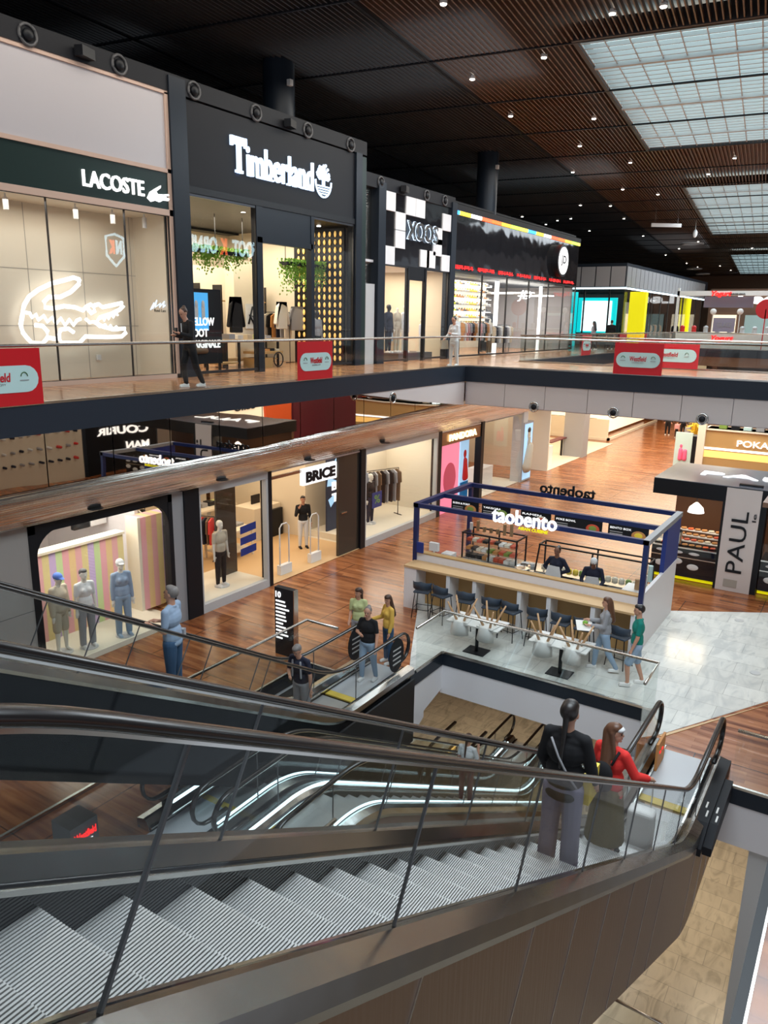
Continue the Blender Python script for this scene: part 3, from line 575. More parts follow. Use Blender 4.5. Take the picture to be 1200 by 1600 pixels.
MB().tube([(-18.1, 19.8, 1.3), (-18.1, 20.0, 1.85), (-18.1, 20.15, 1.5), (-18.1, 19.85, 1.6), (-18.1, 20.1, 1.25)], .035, 6).build('wall_print_mark', 'black', bpy.data.objects['wall_print']) 
def display_table(loc, sx, sy, h, lab, items, m='desk_wood', leg='black'):
    t = thing('display_table', lab, 'table', loc); x, y, z = loc
    MB().box(x-sx/2, y-sy/2, z+h-.06, x+sx/2, y+sy/2, z+h).build('tabletop', m, t)
    for a in (-1, 1):
        for b in (-1, 1): MB().box(x+a*(sx/2-.05)-.03, y+b*(sy/2-.05)-.03, z, x+a*(sx/2-.05)+.03, y+b*(sy/2-.05)+.03, z+h-.06).build('leg', leg, t)
    if items:
        MB().box(x-sx/2+.05, y-sy/2+.05, z+.2, x+sx/2-.05, y+sy/2-.05, z+.24).build('lower_shelf', m, t)
    for k in range(items):
        yy = y-sy/2+.2+(sy-.4)*k/max(1, items-1); c = random.choice(['cloth_white', 'cloth_beige', 'cloth_grey', 'black', 'cloth_sage']); hh = random.uniform(.06, .16)
        MB().box(x-.16, yy-.12, z+h, x+.14, yy+.12, z+h+hh).build('folded_clothes', c, label='pile of folded clothes on the '+lab, cat='clothes', group='folded clothes on the '+lab)
display_table((-17.3, 18.6, 0), .9, 2.6, .85, 'long wooden table inside the tree-emblem shop entrance', 6)
display_table((-16.2, 16.6, 0), .6, .9, .9, 'small wooden table behind the boot poster', 2)
rack((-18.6, 21.2, 0), 0, 12, ['cloth_grey', 'cream', 'black', 'bread', 'cloth_navy'], 'rail of jackets against the right wall of the tree-emblem shop', 2.2, 1.7)
shelves(-18.9, 19.4, 21.6, (2.05,), .4, 'high shelf above the jackets in the tree-emblem shop')
t = thing('display_stand', 'wooden crate stand with a cart wheel inside the tree-emblem shop entrance', 'stand', (-16.6, 19.0, 0))
MB().box(-16.9, 18.2, .42, -16.3, 19.4, .5).box(-16.9, 18.2, .0, -16.3, 18.9, .3).build('crate', 'desk_wood', t); MB().tube([(-16.28, 19.15+.22*math.cos(q*math.pi/10), .24+.22*math.sin(q*math.pi/10)) for q in range(20)], .02, 6, closed=True).build('wheel', 'black', t)
for k in range(5): MB().box(-16.85, 18.25+k*.23, .5, -16.4, 18.42+k*.23, .56+.02*(k % 2)).build('folded_clothes', ['cream', 'cloth_white', 'bread', 'black', 'cloth_beige'][k], label='folded garment on the wooden crate stand of the tree-emblem shop', cat='clothes', group='folded garments on the crate stand')
# ------------------------------------------------------------------ chequered shop
t = thing('shop_fascia', 'black and white chequered fascia with silver cut-out letters', 'shop sign', (FX, 26, 4.6))
MB().box(FX-.12, 23.5, 3.42, FX, 28.3, 5.78).build('board', 'black_gloss', t)
cw = (28.3-23.5)/7; chh = (5.78-3.42)/4
for (c, r_) in [(0, 0), (2, 0), (3, 0), (1, 1), (1, 2), (6, .45), (5, 1.4), (5, 2.1), (0, 3), (3.6, 2.9), (4.3, 2.9), (6, 3)]:
    MB().box(FX, 23.52+c*cw, 5.76-(r_+1)*chh, FX+.05, 23.5+(c+1)*cw, 5.78-r_*chh).build('white_tile', 'white', t)
text('XOOS', 'lettering', 'chrome', (FX+.08, 24.95, 4.35), Y_, Z_, 2.2, .62, .06, t, bold=.01); text('XOOS', 'lettering_glow', 'lit_bluewhite', (FX+.055, 24.93, 4.33), Y_, Z_, 2.24, .66, .02, t, bold=.03)
rack((-18.4, 27.9, 0), 0, 12, ['cloth_beige', 'cloth_white', 'black', 'cloth_blue'], 'rail of shirts against the right wall of the chequered shop', 2.0, 1.5)
for k in range(3): MB().box(-17.45, 23.4, 1.25+.65*(k-1), -17.25, 24.5, 1.4+.65*(k-1)).build('folded_clothes', ['cloth_white', 'bread', 'cloth_grey'][k], label='folded clothes on the wall shelf of the chequered shop', cat='clothes', group='folded clothes of the chequered shop')
window(23, [23.5, 25.2], FX, .05, 3.42, .07); window(24, [26.5, 28.3], FX, .05, 3.42, .07)
struct(MB().box(FX-.1, 25.15, 0, FX+.02, 25.3, 3.42).box(FX-.1, 26.42, 0, FX+.02, 26.56, 3.42).box(FX-.1, 25.2, 2.95, FX, 26.5, 3.42), 'door_3', 'black')
struct(B(-19.5, 22.5, 0, -19.4, 28.4, 3.4), 'wall_back', 'cream'); struct(MB().box(-17.6, 25.0, 0, -17.5, 26.3, 2.9), 'trim_15', 'pale_wood')
MB().box(-17.5, 23.3, .55, -17.2, 24.8, .6).box(-17.5, 23.3, 1.2, -17.2, 24.8, 1.25).box(-17.5, 23.3, 1.85, -17.2, 24.8, 1.9).box(-17.5, 23.3, 0, -17.46, 24.8, 2.4).build('display_shelf', 'desk_wood', label='wooden wall shelf left of the chequered shop door', cat='shelf')
MB().box(-16.9, 25.3, 0, -15.6, 27.9, .28).build('display_plinth', 'grey_dark', label='low dark plinth under the dressed dummies of the chequered shop', cat='plinth')
# ------------------------------------------------------------------ rainbow-edged sports shop
t = thing('shop_fascia', 'long glossy black fascia with a rainbow light strip along its top edge', 'shop sign', (FX, 36, 4.6))
mb = MB(); yy = 28.7
while yy < 43.4: mb.box(FX-.15, yy+.01, 3.5, FX, min(yy+1.47, 43.4), 5.62); yy += 1.47
mb.build('board', 'black_gloss', t); MB().box(FX-.1, 28.7, 5.62, FX+.06, 43.4, 5.76).build('rainbow_strip', 'rainbow', t)
for k in range(7):
    mb = MB().box(FX+.01, 28.85+k*2.08, 3.60, FX+.02, 30.5+k*2.08, 3.63); yy = 28.85+k*2.08
    while yy < 30.45+k*2.08: mb.box(FX+.01, yy, 3.60-.04*(int(yy*37) % 2), FX+.025, yy+.05, 3.72); yy += random.choice([.09, .12, .2])
    mb.build('red_pattern', 'lit_red', t)
t = thing('round_blade_sign', 'round black and white sign standing out from the rainbow-edged fascia', 'shop sign', (FX+.6, 41, 4.7))
pc = Vector((FX+.3, 40.3, 4.63)); Rv = .62
def disc(mb, c, r, th): return mb.prism([Vector(c)+Vector((0, r*math.cos(q*math.pi/16), r*math.sin(q*math.pi/16))) for q in range(32)], Vector((th, 0, 0)))
disc(MB(), pc-Vector((.3, 0, 0)), .80, .3).build('rim', 'black', t); disc(MB(), pc, .68, .02).build('face', 'lit_white', t)
text('JD', 'lettering', 'black', pc+Vector((.022, -.36, -.26)), Y_, Z_, .72, .52, .01, t, bold=.02)
window(25, [28.75, 31.4, 34.0, 36.6, 39.2, 41.4, 43.3], FX, .05, 3.5, .06)
# shoe wall
t = thing('shoe_wall', 'bright wall of many lit shelves of shoes in the rainbow-edged shop', 'shelf', (-16.6, 32, 0))
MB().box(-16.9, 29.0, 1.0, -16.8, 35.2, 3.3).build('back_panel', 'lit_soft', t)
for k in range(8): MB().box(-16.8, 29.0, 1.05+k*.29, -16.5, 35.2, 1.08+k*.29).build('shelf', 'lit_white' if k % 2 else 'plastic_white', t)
for k in range(8):
    for j in range(24):
        c = 'lime' if 7 <= j <= 9 else ('yellow' if 15 <= j <= 17 else random.choice(['cloth_white', 'cream', 'cloth_white', 'bread', 'grey_dark']))
        shoe((-16.62, 29.15+j*.26, 1.08+k*.29), math.radians(-90+random.uniform(-15, 15)), c, 'trainers on the bright shoe wall', 'small trainer on the bright shoe wall of the rainbow-edged shop', 1.15)
text('JD', 'neon_initials', 'lit_white', tuple(px_x(808, 471, -15.6)), Y_, Z_, 1.7, .55, .03, label='white glowing initials inside the glass of the rainbow-edged shop', cat='neon sign', shear=.3)
MB().box(-18.0, 37.3, 0, -17.9, 39.1, 1.9).build('display_board', 'black_soft', label='tall dark board inside the right half of the rainbow-edged shop', cat='board')
struct(MB().box(-16.4, 35.3, 0, -16.3, 35.6, 3.4).box(-16.4, 41.0, 0, -16.3, 41.2, 3.4), 'trim_16', 'lit_white')
for k in range(5): MB().box(-17.5+.1*k, 35.8+k*1.4, 2.85+.06*(k % 3), -16.0, 36.6+k*1.4, 2.89+.06*(k % 3)).build('ceiling_light', 'lit_spot', label='bright ceiling light panel inside the rainbow-edged shop', cat='light', group='light panels in the rainbow-edged shop')
rack((-16.05, 32.6, 0), math.radians(80), 12, ['bread', 'cloth_white', 'rose_cloth', 'cloth_grey', 'black'], 'rail of jackets below the bright shoe wall', 2.2, 1.5)
rack((-16.1, 35.6, 0), math.radians(85), 9, ['cloth_beige', 'cloth_navy', 'cloth_grey', 'cloth_white'], 'rail of clothes right of the bright shoe wall', 1.8, 1.35)
rack((-17.2, 37.2, 0), math.radians(70), 9, ['black', 'cloth_white', 'cloth_navy'], 'rail of dark clothes before the tall dark board', 1.8, 1.35)
# ------------------------------------------------------------------ corner store with the teal screen
KX, KY = -14.3, 49.8
struct(MB().box(-22, KY, 3.62, KX, 75, 5.15), 'wall_left', 'navy_black')
mb = MB()
for k in range(5): mb.box(KX-.05-k*.95, KY-.04, 3.75, KX-.93-k*.95, KY, 4.95)
for k in range(24): mb.box(KX, KY+.1+k*1.0, 3.75, KX+.04, KY+1.0+k*1.0, 4.95)
struct(mb, 'trim_17', 'grey'); struct(MB().box(-22, KY-.05, 3.6, KX+.05, KY+.0, 3.7).box(KX, KY, 3.6, KX+.05, 75, 3.7), 'trim_18', 'led_cool')
struct(B(-22, KY+6, 0, -14.3, KY+6.2, 3.6), 'wall_back', 'screen_teal' if False else 'black_soft')
p = px_y(910, 470, 51.5); q = px_y(952, 518, 51.5)
t = thing('video_screen', 'big bright white and teal screen in the corner store', 'screen', (-16.6, 51.6, .9)); MB().box(p.x-.3, 51.6, q.z-.1, q.x+.3, 51.8, p.z+.2).build('surround', 'screen_teal', t); MB().box(p.x, 51.55, q.z, q.x, 51.6, p.z).build('picture', 'screen_white', t)
MB().box(-22, 51.85, 0, -18, 51.95, 3.5).build('display_wall', 'screen_teal', label='teal lit wall beside the big screen', cat='wall panel')
window(26, [0, 1], -60, 0, .1)
for o in [o for o in bpy.data.objects if o.name.startswith('window_26')]:
    for c in list(o.children): bpy.data.objects.remove(c)
    bpy.data.objects.remove(o)
w_ = thing('window_26', None, None, (-18, KY, 0), kind='structure'); MB().box(-22, KY+.05, .05, KX, KY+.06, 3.6).box(KX-.02, KY, .05, KX-.01, 75, 3.6).build('pane', 'glass_shop', w_)
mb = MB()
for k in range(5): mb.box(-15.3-k*1.6, KY+.0, 0, -15.22-k*1.6, KY+.1, 3.6)
for k in range(10): mb.box(KX-.1, KY+2+k*2.4, 0, KX, KY+2.1+k*2.4, 3.6)
mb.build('frame', 'black', w_)
for (a, b, c, d, lb) in [(985, 1003, 456, 530, 'tall bright yellow column at the corner of the screen store'), (1064, 1075, 466, 502, 'second yellow column further along the gallery')]:
    yv = 50.5 if a < 1000 else 68; p = px_y(a, c, yv); q = px_y(b, d, yv); MB().box(p.x, yv, 0, q.x, yv+.5, p.z).build('yellow_column', 'lit_yellow', label=lb, cat='column')
rack((-15.6, 56, 0), math.radians(80), 10, ['black', 'cloth_navy', 'rose_cloth'], 'rail of dark clothes beyond the yellow column', 3, 1.5)
rack((-15.6, 62, 0), math.radians(80), 10, ['bread', 'cloth_beige', 'black'], 'farthest rail of clothes along the upper gallery', 3, 1.5)
MB().box(-15.2, 53.2, 1.0, -15.1, 54.6, 2.9).build('fashion_poster', 'cloth_beige', label='pale fashion poster behind the glass past the yellow column', cat='poster')
# far cross hall on the upper floor: frozen yoghurt stand
YY = 56.0; k_ = YY/44
def yp(a, b): return px_y(a, b, YY)
t = thing('yoghurt_stand', 'white yoghurt kiosk with a red script sign on its roof beam', 'kiosk', (-8, YY, 0))
x0 = yp(1052, 520).x; 
MB().box(x0, YY, 0, -2.5, YY+.4, 1.05).build('counter', 'plastic_white', t); MB().box(x0, YY, yp(1052, 462).z, -2.5, YY+.5, yp(1052, 456).z+.05).build('roof_beam', 'plastic_white', t)
MB().box(x0, YY, 0, x0+.15, YY+.15, 3.9).build('post', 'plastic_white', t); MB().box(yp(1098, 465).x, YY+.6, yp(1098, 480).z, yp(1176, 465).x, YY+.7, yp(1098, 463).z).build('hanging_panel', 'cloth_lilac', t)
text('Yogurt', 'lettering', 'lit_red', yp(1111, 465), X_, Z_, 1.25, .42, .05, t, bold=.04, shear=.3); text('BARCELONA', 'lettering', 'black', yp(1140, 461), X_, Z_, .95, .12, .05, t)
text('Yogurt', 'lettering', 'lit_red', yp(1110, 534)+Vector((0, -.03, 0)), X_, Z_, 1.4, .42, .03, t, bold=.04, shear=.3)
MB().box(yp(1115, 500).x, YY-.05, 1.1, yp(1149, 500).x, YY, yp(1115, 499).z+.1).build('menu_card', 'cloth_lilac', t)
text('GLACE', 'lettering', 'grey', yp(1121, 511)+Vector((0, -.06, 0)), X_, Z_, .85, .3, .01, t)
for k in range(9): MB().cyl((x0+.5+k*.75, YY+.3, 1.05), .15, .25, 10).ell((x0+.5+k*.75, YY+.3, 1.35), (.16, .16, .13)).build('topping_jar', random.choice(['red', 'plastic_white', 'grey_light', 'tomato']), label='jar of toppings on the counter of the yoghurt kiosk', cat='jar', group='topping jars on the yoghurt counter')
for a in (1115, 1157): p = yp(a, 487); MB().cyl((p.x, YY-.1, 1.05), .03, p.z-1.05, 8).ell((p.x, YY-.1, p.z), (.2, .1, .2)).build('stem_lamp', 'plastic_white', label='white round lamp on a stem, %s of the kiosk card' % ('left' if a < 1130 else 'right'), cat='lamp')
p = px_y(1197, 483, YY-1); mb = MB().prism([p+Vector((.6*math.cos(q*math.pi/12), 0, .6*math.sin(q*math.pi/12))) for q in range(24)], (0, .08, 0)).box(p.x-.03, YY-1, 0, p.x+.03, YY-.95, p.z); mb.build('round_red_sign', 'red_sign', label='round red sign on a pole beside the yoghurt kiosk', cat='sign')
t = thing('far_shop', 'dark far shop front behind the yoghurt kiosk with white letters', 'shop', (-6, 75, 0)); MB().box(-14, 75, 0, 0, 75.5, 4.6).build('front', 'wall_brown', t); MB().box(-9.5, 74.9, 2.6, 0, 75, 3.7).build('sign_board', 'black', t)
p = px_y(1152, 475, 74.8); text('Lec', 'lettering', 'lit_white', (p.x, 74.8, p.z), X_, Z_, 3.0, .9, .08, t, bold=.04)
for k in range(5): MB().box(-13.5+k*2.6, 74.8, .3, -11.6+k*2.6, 74.9, 2.4).build('shop_opening', ['lit_soft', 'pale_mint', 'lit_warm', 'lit_soft', 'pale_mint'][k] if k else 'lit_soft', t)

# ------------------------------------------------------------------ gallery balustrades
def balustrade(name, lab, pts, z, h=1.0, pane=1.45, railm='rail_steel', r=.03, post=False, g='glass'):
    P = [Vector((a, b, z)) for a, b in pts]; t = thing(name, lab, 'railing', P[0])
    MB().tube([p+Vector((0, 0, h)) for p in P], r, 10).build('handrail', railm, t)
    for a, b in zip(P[:-1], P[1:]):
        L = (b-a).length; n = max(1, round(L/pane)); d = (b-a)/n; u_ = d.normalized(); nn = Vector((-u_.y, u_.x, 0))*.006
        for i in range(n):
            s0 = a+d*i+u_*.006; s1 = a+d*(i+1)-u_*.006
            MB().prism([s0-nn, s1-nn, s1-nn+Vector((0, 0, h-.03)), s0-nn+Vector((0, 0, h-.03))], nn*2).build('glass_panel', g, t)
    mb = MB()
    for a, b in zip(P[:-1], P[1:]):
        u_ = (b-a).normalized(); nn = Vector((-u_.y, u_.x, 0))*.025; mb.prism([a-nn, b-nn, b-nn+Vector((0, 0, .045)), a-nn+Vector((0, 0, .045))], nn*2)
    mb.build('base_channel', railm, t); return t
balustrade('glass_balustrade', 'long glass railing with steel handrail in front of the upper shops', [(-12.2, -1), (-12.2, 24.2), (3, 24.2)], .01)
balustrade('glass_balustrade', 'glass railing along the far side of the bridge', [(-12.17, 54.9), (-12.17, 28.84), (3, 28.84)], .01)
balustrade('glass_balustrade', 'glass railing in front of the yoghurt kiosk', [(-12.1, 54.98), (3, 54.98)], .01)
balustrade('glass_balustrade', 'glass railing on the lower floor left of the far escalator', [(-9.5, 4.5), (-9.5, 11.95), (-8.68, 11.95)], F0+.012, 1.0, 1.4)
balustrade('glass_balustrade', 'glass railing around the opening in front of the food kiosk', [(-7.36, 12.9), (-7.36, 14.08), (-2.77, 14.08), (-2.77, 13.05)], F0+.012, 1.0, 1.5)
balustrade('glass_balustrade', 'short glass railing right of the near escalator landing', [(-1.12, 12.25), (5, 12.25)], F0+.012, 1.0, 2.0)
balustrade('glass_balustrade', 'glass railing around the lower escalator landing', [(-9.3, 3.4), (-5.05, 3.4), (-5.05, 6.9)], F0+.012, 1.0, 1.6)
balustrade('glass_balustrade', 'glass railing two floors down by the brown escalator cladding', [(-2.6, 11.6), (-.6, 11.5)], LB+.01, 1.0, 1.6)
def red_sign(a0, a1, axis, c, name_lab, z0=.03, z1=.97):
    def P(s, z, o): return (c+o, s, z) if axis == 'y' else (s, c-o, z)
    t = thing('railing_sign', name_lab, 'sign', P((a0+a1)/2, 0, 0)); ed = (.02, 0, 0) if axis == 'y' else (0, -.02, 0)
    MB().prism([P(a0, z0, .045), P(a1, z0, .045), P(a1, z1, .045), P(a0, z1, .045)], ed).build('red_board', 'red_sign', t)
    L = a1-a0; r = .17*(z1-z0)/.94*1.3; cz = .47; x0, x1 = a0+.07+r, a1-.07-r; pts = []
    for q in range(9): an = math.pi/2-math.pi*q/8; pts.append(P(x1+r*math.cos(an), cz+r*math.sin(an), .07))
    for q in range(9): an = -math.pi/2-math.pi*q/8; pts.append(P(x0+r*math.cos(an), cz+r*math.sin(an), .07))
    lb_ = MB().prism(pts, tuple(v*.5 for v in ed)).build('mint_label', 'pale_mint', t)
    xd = Y_ if axis == 'y' else X_; m_ = (a0+a1)/2
    text('Westfield', 'lettering', 'red_sign', P(m_-L*.17, cz-.04, .085), xd, Z_, L*.34, .15, .006, lb_, bold=.02, shear=.1); text('SHOPPING CITY', 'small_lettering', 'grey', P(m_-L*.12, cz-.10, .085), xd, Z_, L*.24, .035, .004, lb_)
    for s in (-1, 1):
        c0 = m_+s*L*.31; MB().tube([P(c0+.06*math.cos(q*math.pi/6), cz+.04+.07*math.sin(q*math.pi/6), .09) for q in range(7)], .008, 5).build('emblem', 'leaf_dark', t); MB().prism([P(c0-.08, cz-.03, .085), P(c0+.08, cz-.03, .085), P(c0+.08, cz-.015, .085), P(c0-.08, cz-.015, .085)], tuple(v*.3 for v in ed)).build('emblem_caption', 'grey', t)
red_sign(6.3, 8.06, 'y', -12.2, 'red sign on the upper railing at the left edge of the photo')
red_sign(15.0, 16.42, 'y', -12.2, 'red sign on the upper railing below the tree-emblem shop')
red_sign(-7.08, -5.62, 'x', 24.2, 'red sign on the near railing of the bridge')
red_sign(-7.6, -5.5, 'x', 28.8, 'red sign on the far railing of the bridge, half hidden')
for (yy, xx) in [(36, -12.17), (42, -12.17)]: red_sign(yy, yy+1.3, 'y', xx, 'small red sign on the railing beyond the bridge, %s one' % ('nearer' if yy < 40 else 'farther'))
# round nozzles in the bridge fascia
for (a, b) in [(614, 622), (834, 636), (958, 645), (1097, 655)]:
    if a < 700: p = px_x(a, b, -12.18); o = dup(nz, loc=p)
    else: p = px_y(a, b, 24.2); o = dup(nz, loc=p, rz=math.radians(-90))
    o['label'] = 'round nozzle set in the pinkish fascia under the bridge'; o['group'] = 'round nozzles in the bridge fascia'; o.scale = (.8, .8, .8)
    for ch in o.children:
        if ch.name.startswith('ring'): ch.data = ch.data.copy(); ch.data.materials.clear(); ch.data.materials.append(M['chrome'])
# ------------------------------------------------------------------ escalators (parallel to the shop wall, falling at 30 degrees)
T30 = .577
class Esc:
    def __init__(s, xn, xf, c, zt, zb): s.xn, s.xf, s.c, s.zt, s.zb = xn, xf, c, zt, zb; s.yt = (c-zt)/T30; s.yb = (c-zb)/T30
    def z(s, y):                      # line of the step noses with eased bends
        k = .35; a = s.c-T30*y
        def smax(p, q): h = max(k-abs(p-q), 0)/k; return max(p, q)+h*h*k/4
        return -smax(-s.zt, -smax(a, s.zb))
def sweep(mb, e, ys, sec, smooth=False):     # closed section of (x, dz) pushed along the falling line
    n = len(sec); vs = []; fs = []
    for y in ys:
        z = e.z(y); vs += [(x, y, z+d) for x, d in sec]
    for i in range(len(ys)-1):
        for k in range(n): fs.append((i*n+k, i*n+(k+1) % n, (i+1)*n+(k+1) % n, (i+1)*n+k))
    fs.append(list(range(n))[::-1]); fs.append(list(range((len(ys)-1)*n, len(ys)*n)))
    ar = sum(sec[i][0]*sec[(i+1) % n][1]-sec[(i+1) % n][0]*sec[i][1] for i in range(n))
    if ar > 0: fs = [tuple(reversed(f)) for f in fs]
    return mb.add(vs, fs, smooth)
def frange(a, b, d):
    n = max(1, int(math.ceil((b-a)/d))); return [a+(b-a)*i/n for i in range(n+1)]
def esc_ys(e, a, b): return sorted(set([a, b]+[y for y in frange(e.yt-.8, e.yt+.8, .1)+frange(e.yb-.8, e.yb+.8, .1) if a < y < b]))
HR = .98
def handrail(mb, e, x, y0, y1, w_=.042, th=.024, n=10, newel0=True, newel1=True):
    pts = []; R_ = .30
    if newel0:
        for i in range(9): q = math.pi*i/8; pts.append((y0+R_-R_*math.sin(q)*1.0, e.z(y0)+HR-R_+-R_*math.cos(q)))
        pts.insert(0, (y0+R_+.35, e.z(y0)+HR-2*R_))
    ys = [y for y in esc_ys(e, y0+(R_ if newel0 else 0), y1-(R_ if newel1 else 0))]
    pts += [(y, e.z(y)+HR) for y in ys[(1 if newel0 else 0):(-1 if newel1 else None)]]
    if newel1:
        for i in range(9): q = math.pi*i/8; pts.append((y1-R_+R_*math.sin(q), e.z(y1)+HR-R_+R_*math.cos(q)))
        pts.append((y1-R_-.35, e.z(y1)+HR-2*R_))
    vs = []; fs = []
    for i, p in enumerate(pts):
        a = pts[max(i-1, 0)]; b = pts[min(i+1, len(pts)-1)]; t = Vector((0, b[0]-a[0], b[1]-a[1])).normalized(); nn = Vector((0, -t.z, t.y))
        for k in range(n):
            q = 2*math.pi*k/n; vs.append(Vector((x, p[0], p[1]))+Vector((1, 0, 0))*w_*math.cos(q)+nn*th*math.sin(q))
    for i in range(len(pts)-1):
        for k in range(n): fs.append((i*n+k, i*n+(k+1) % n, (i+1)*n+(k+1) % n, (i+1)*n+k))
    fs.append(list(range(n))[::-1]); fs.append([(len(pts)-1)*n+k for k in range(n)])
    return mb.add(vs, fs, True)
def slant(e, y):   # how far the top of a seam leans along the run
    a = e.yt; b = e.yb
    return .333*max(0, min(1, (y-a+.3)/.6))*max(0, min(1, (b+.3-y)/.6))
def glass_panels(e, x, y0, y1, seams, parent, m='glass_esc'):
    cuts = [y0]+[s for s in seams if y0+.4 < s < y1-.4]+[y1]
    for i in range(len(cuts)-1):
        a, b = cuts[i]+.004, cuts[i+1]-.004; bot = [(y, e.z(y)+.17) for y in esc_ys(e, a, b)]
        sa = slant(e, a); sb = slant(e, b)
        if i == 0: top0 = [(a+.30-.3*math.sin(q), e.z(a)+HR-.3-.3*math.cos(q)) for q in [math.pi*j/8 for j in range(9)]]; bot = [p for p in bot if p[0] > a+.35]; bot.insert(0, (a+.3, e.z(a)+.17)); ta = a+.32
        else: top0 = []; ta = a+sa
        if i == len(cuts)-2: top1 = [(b-.30+.3*math.sin(q), e.z(b)+HR-.3+.3*math.cos(q)) for q in [math.pi*j/8 for j in range(9)]]; bot = [p for p in bot if p[0] < b-.35]+[(b-.3, e.z(b)+.17)]; tb = b-.32
        else: top1 = []; tb = b+sb
        top = [(y, e.z(y)+HR-.02) for y in esc_ys(e, ta, tb)]; poly = bot+list(reversed(top1))+list(reversed(top))+list(reversed(top0))
        MB().prism([(x-.005, p, q) for p, q in poly], (.01, 0, 0)).build('glass_panel', m, parent)
        if i < len(cuts)-2:
            s = cuts[i+1]; k = slant(e, s); MB().prism([(x-.007, s-.006, e.z(s)+.17), (x-.007, s+.006, e.z(s)+.17), (x-.007, s+k+.006, e.z(s+k)+HR-.03), (x-.007, s+k-.006, e.z(s+k)+HR-.03)], (.014, 0, 0)).build('glass_joint', 'grey_dark', parent)
STEP = None
def escalator(lab, e, y0, y1, seams, clad='brushed_bronze', sign=1, led=False, steps=(0, 99), width_out=.15, panel_seams=None, near_clad=True, deckm='stainless', phase=0.0):
    global STEP
    t = thing('escalator', lab, 'escalator', (e.xn, e.yb, e.zb)); ysf = esc_ys(e, y0, y1)
    for x, s in ((e.xn, 1), (e.xf, -1)):
        handrail(MB(), e, x, y0, y1).build('handrail', 'rubber', t)
        mb = MB(); sweep(mb, e, esc_ys(e, y0+.3, y1-.3), [(x-.02, HR-.035), (x+.02, HR-.035), (x+.02, HR-.02), (x-.02, HR-.02)]); mb.build('handrail_track', 'chrome', t)
        glass_panels(e, x, y0+.03, y1-.03, seams, t)
        sweep(MB(), e, ysf, [(x-s*.09, .06), (x-s*.085, .09), (x-s*.02, .172), (x+s*.02, .18), (x+s*width_out, .15), (x+s*(width_out+.01), .05), (x+s*width_out, .0), (x-s*.09, .0)]).build('deck', deckm, t)
        sweep(MB(), e, ysf, [(x-s*.11, -.25), (x-s*.12, -.25), (x-s*.12, .10), (x-s*.11, .10)]).build('skirt', 'black_gloss', t)
        sweep(MB(), e, ysf, [(x-s*.12, .065), (x-s*.15, .065), (x-s*.15, .09), (x-s*.12, .09)]).build('skirt_brush', 'stainless', t)
        if led: sweep(MB(), e, esc_ys(e, y0+.5, y1-.5), [(x-s*.03, .185), (x-s*.06, .18), (x-s*.06, .21), (x-s*.03, .215)]).build('light_strip', 'led_cool', t)
    xo = e.xn+width_out-.01; xi = e.xf-width_out+.01
    cm = clad if isinstance(clad, str) else 'black'
    sweep(MB(), e, ysf, [(xo, -1.28), (xo, .04), (xo-.04, .04), (xo-.04, -1.24), (xi+.04, -1.24), (xi+.04, .04), (xi, .04), (xi, -1.28)]).build('truss_cladding', cm, t)
    if panel_seams:
        for s in panel_seams:
            z = e.z(s); zz = e.z(s-.62)-1.24
            MB().prism([(xo-.01, s-.008, z+.03), (xo-.01, s+.008, z+.03), (xo-.01, s-.64, zz), (xo-.01, s-.656, zz)], (.017, 0, 0)).build('cladding_joint', 'stainless', t)
    # steps
    if STEP is None:
        mb = MB(); W = .76; D = .36; Rz = .208
        mb.cur = 0; mb.prism([(-W/2, 0, -.012), (-W/2, -D, -.012), (-W/2, -D, -.05), (-W/2, -.05, -.06), (-W/2, -.035, -Rz*.55), (-W/2, -.02, -Rz), (-W/2, -.006, -Rz), (-W/2, -.018, -Rz*.55), (-W/2, -.012, -.05)], (W, 0, 0)); mb.cur = 1
        n = 46; p = W/n
        for k in range(n):
            x = -W/2+p*k+p*.22
            mb.box(x, -D, -.012, x+p*.56, 0, 0)
            mb.add([(x, 0, 0), (x+p*.56, 0, 0), (x+p*.56, -.006, -Rz*.5), (x, -.006, -Rz*.5), (x, .004, -Rz), (x+p*.56, .004, -Rz)], [(0, 3, 2, 1), (3, 4, 5, 2)])
        STEP = mb.mesh('step', ['step_dark', 'step_metal'])
    k0 = 0; y = 1.31+phase-.36*math.ceil((1.31+phase-(y0+1.0))/.36)
    while y < y1-1.65:
        z = (e.c-T30*(y)) if e.yt < y < e.yb else (e.zt if y <= e.yt else e.zb)
        z = max(min(z, e.zt), e.zb)
        o = bpy.data.objects.new('step', STEP); COL.objects.link(o); o.parent = t; OFF[o.name] = OFF[t.name]; o.location = ((e.xn+e.xf)/2-OFF[t.name][0], y-OFF[t.name][1], z-OFF[t.name][2]); y += .36
    xm0, xm1 = e.xf+.13, e.xn-.13
    MB().box(xm0, y1-1.72, e.zb-.02, xm1, y1-1.55, e.zb+.008).build('comb_strip', 'comb_yellow', t); MB().box(xm0-.02, y1-1.55, e.zb-.03, xm1+.02, y1, e.zb+.01).build('floor_plate', 'plate_grey', t)
    MB().box(xm0, y0+1.0, e.zt-.02, xm1, y0+1.12, e.zt+.008).build('comb_strip', 'comb_yellow', t); MB().box(xm0-.02, y0-.4, e.zt-.03, xm1+.02, y0+1.0, e.zt+.01).build('floor_plate', 'plate_grey', t)
    return t
e1 = Esc(-1.40, -2.40, .24, 0, F0)
sy = []
for (a, b) in [(852, 1412), (920, 1385), (967, 1362), (1004, 1350), (1030, 1345), (1052, 1337)]: sy.append(px_x(a, b, -1.21).y)
ps = [-1.0, .15, 1.25, 2.35, sy[0], sy[1], sy[2], sy[3], sy[4], sy[5]]; ps = [p for i, p in enumerate(ps) if i < 5 or p-ps[i-1] > .25]+[10.4, 11.4, 12.2]
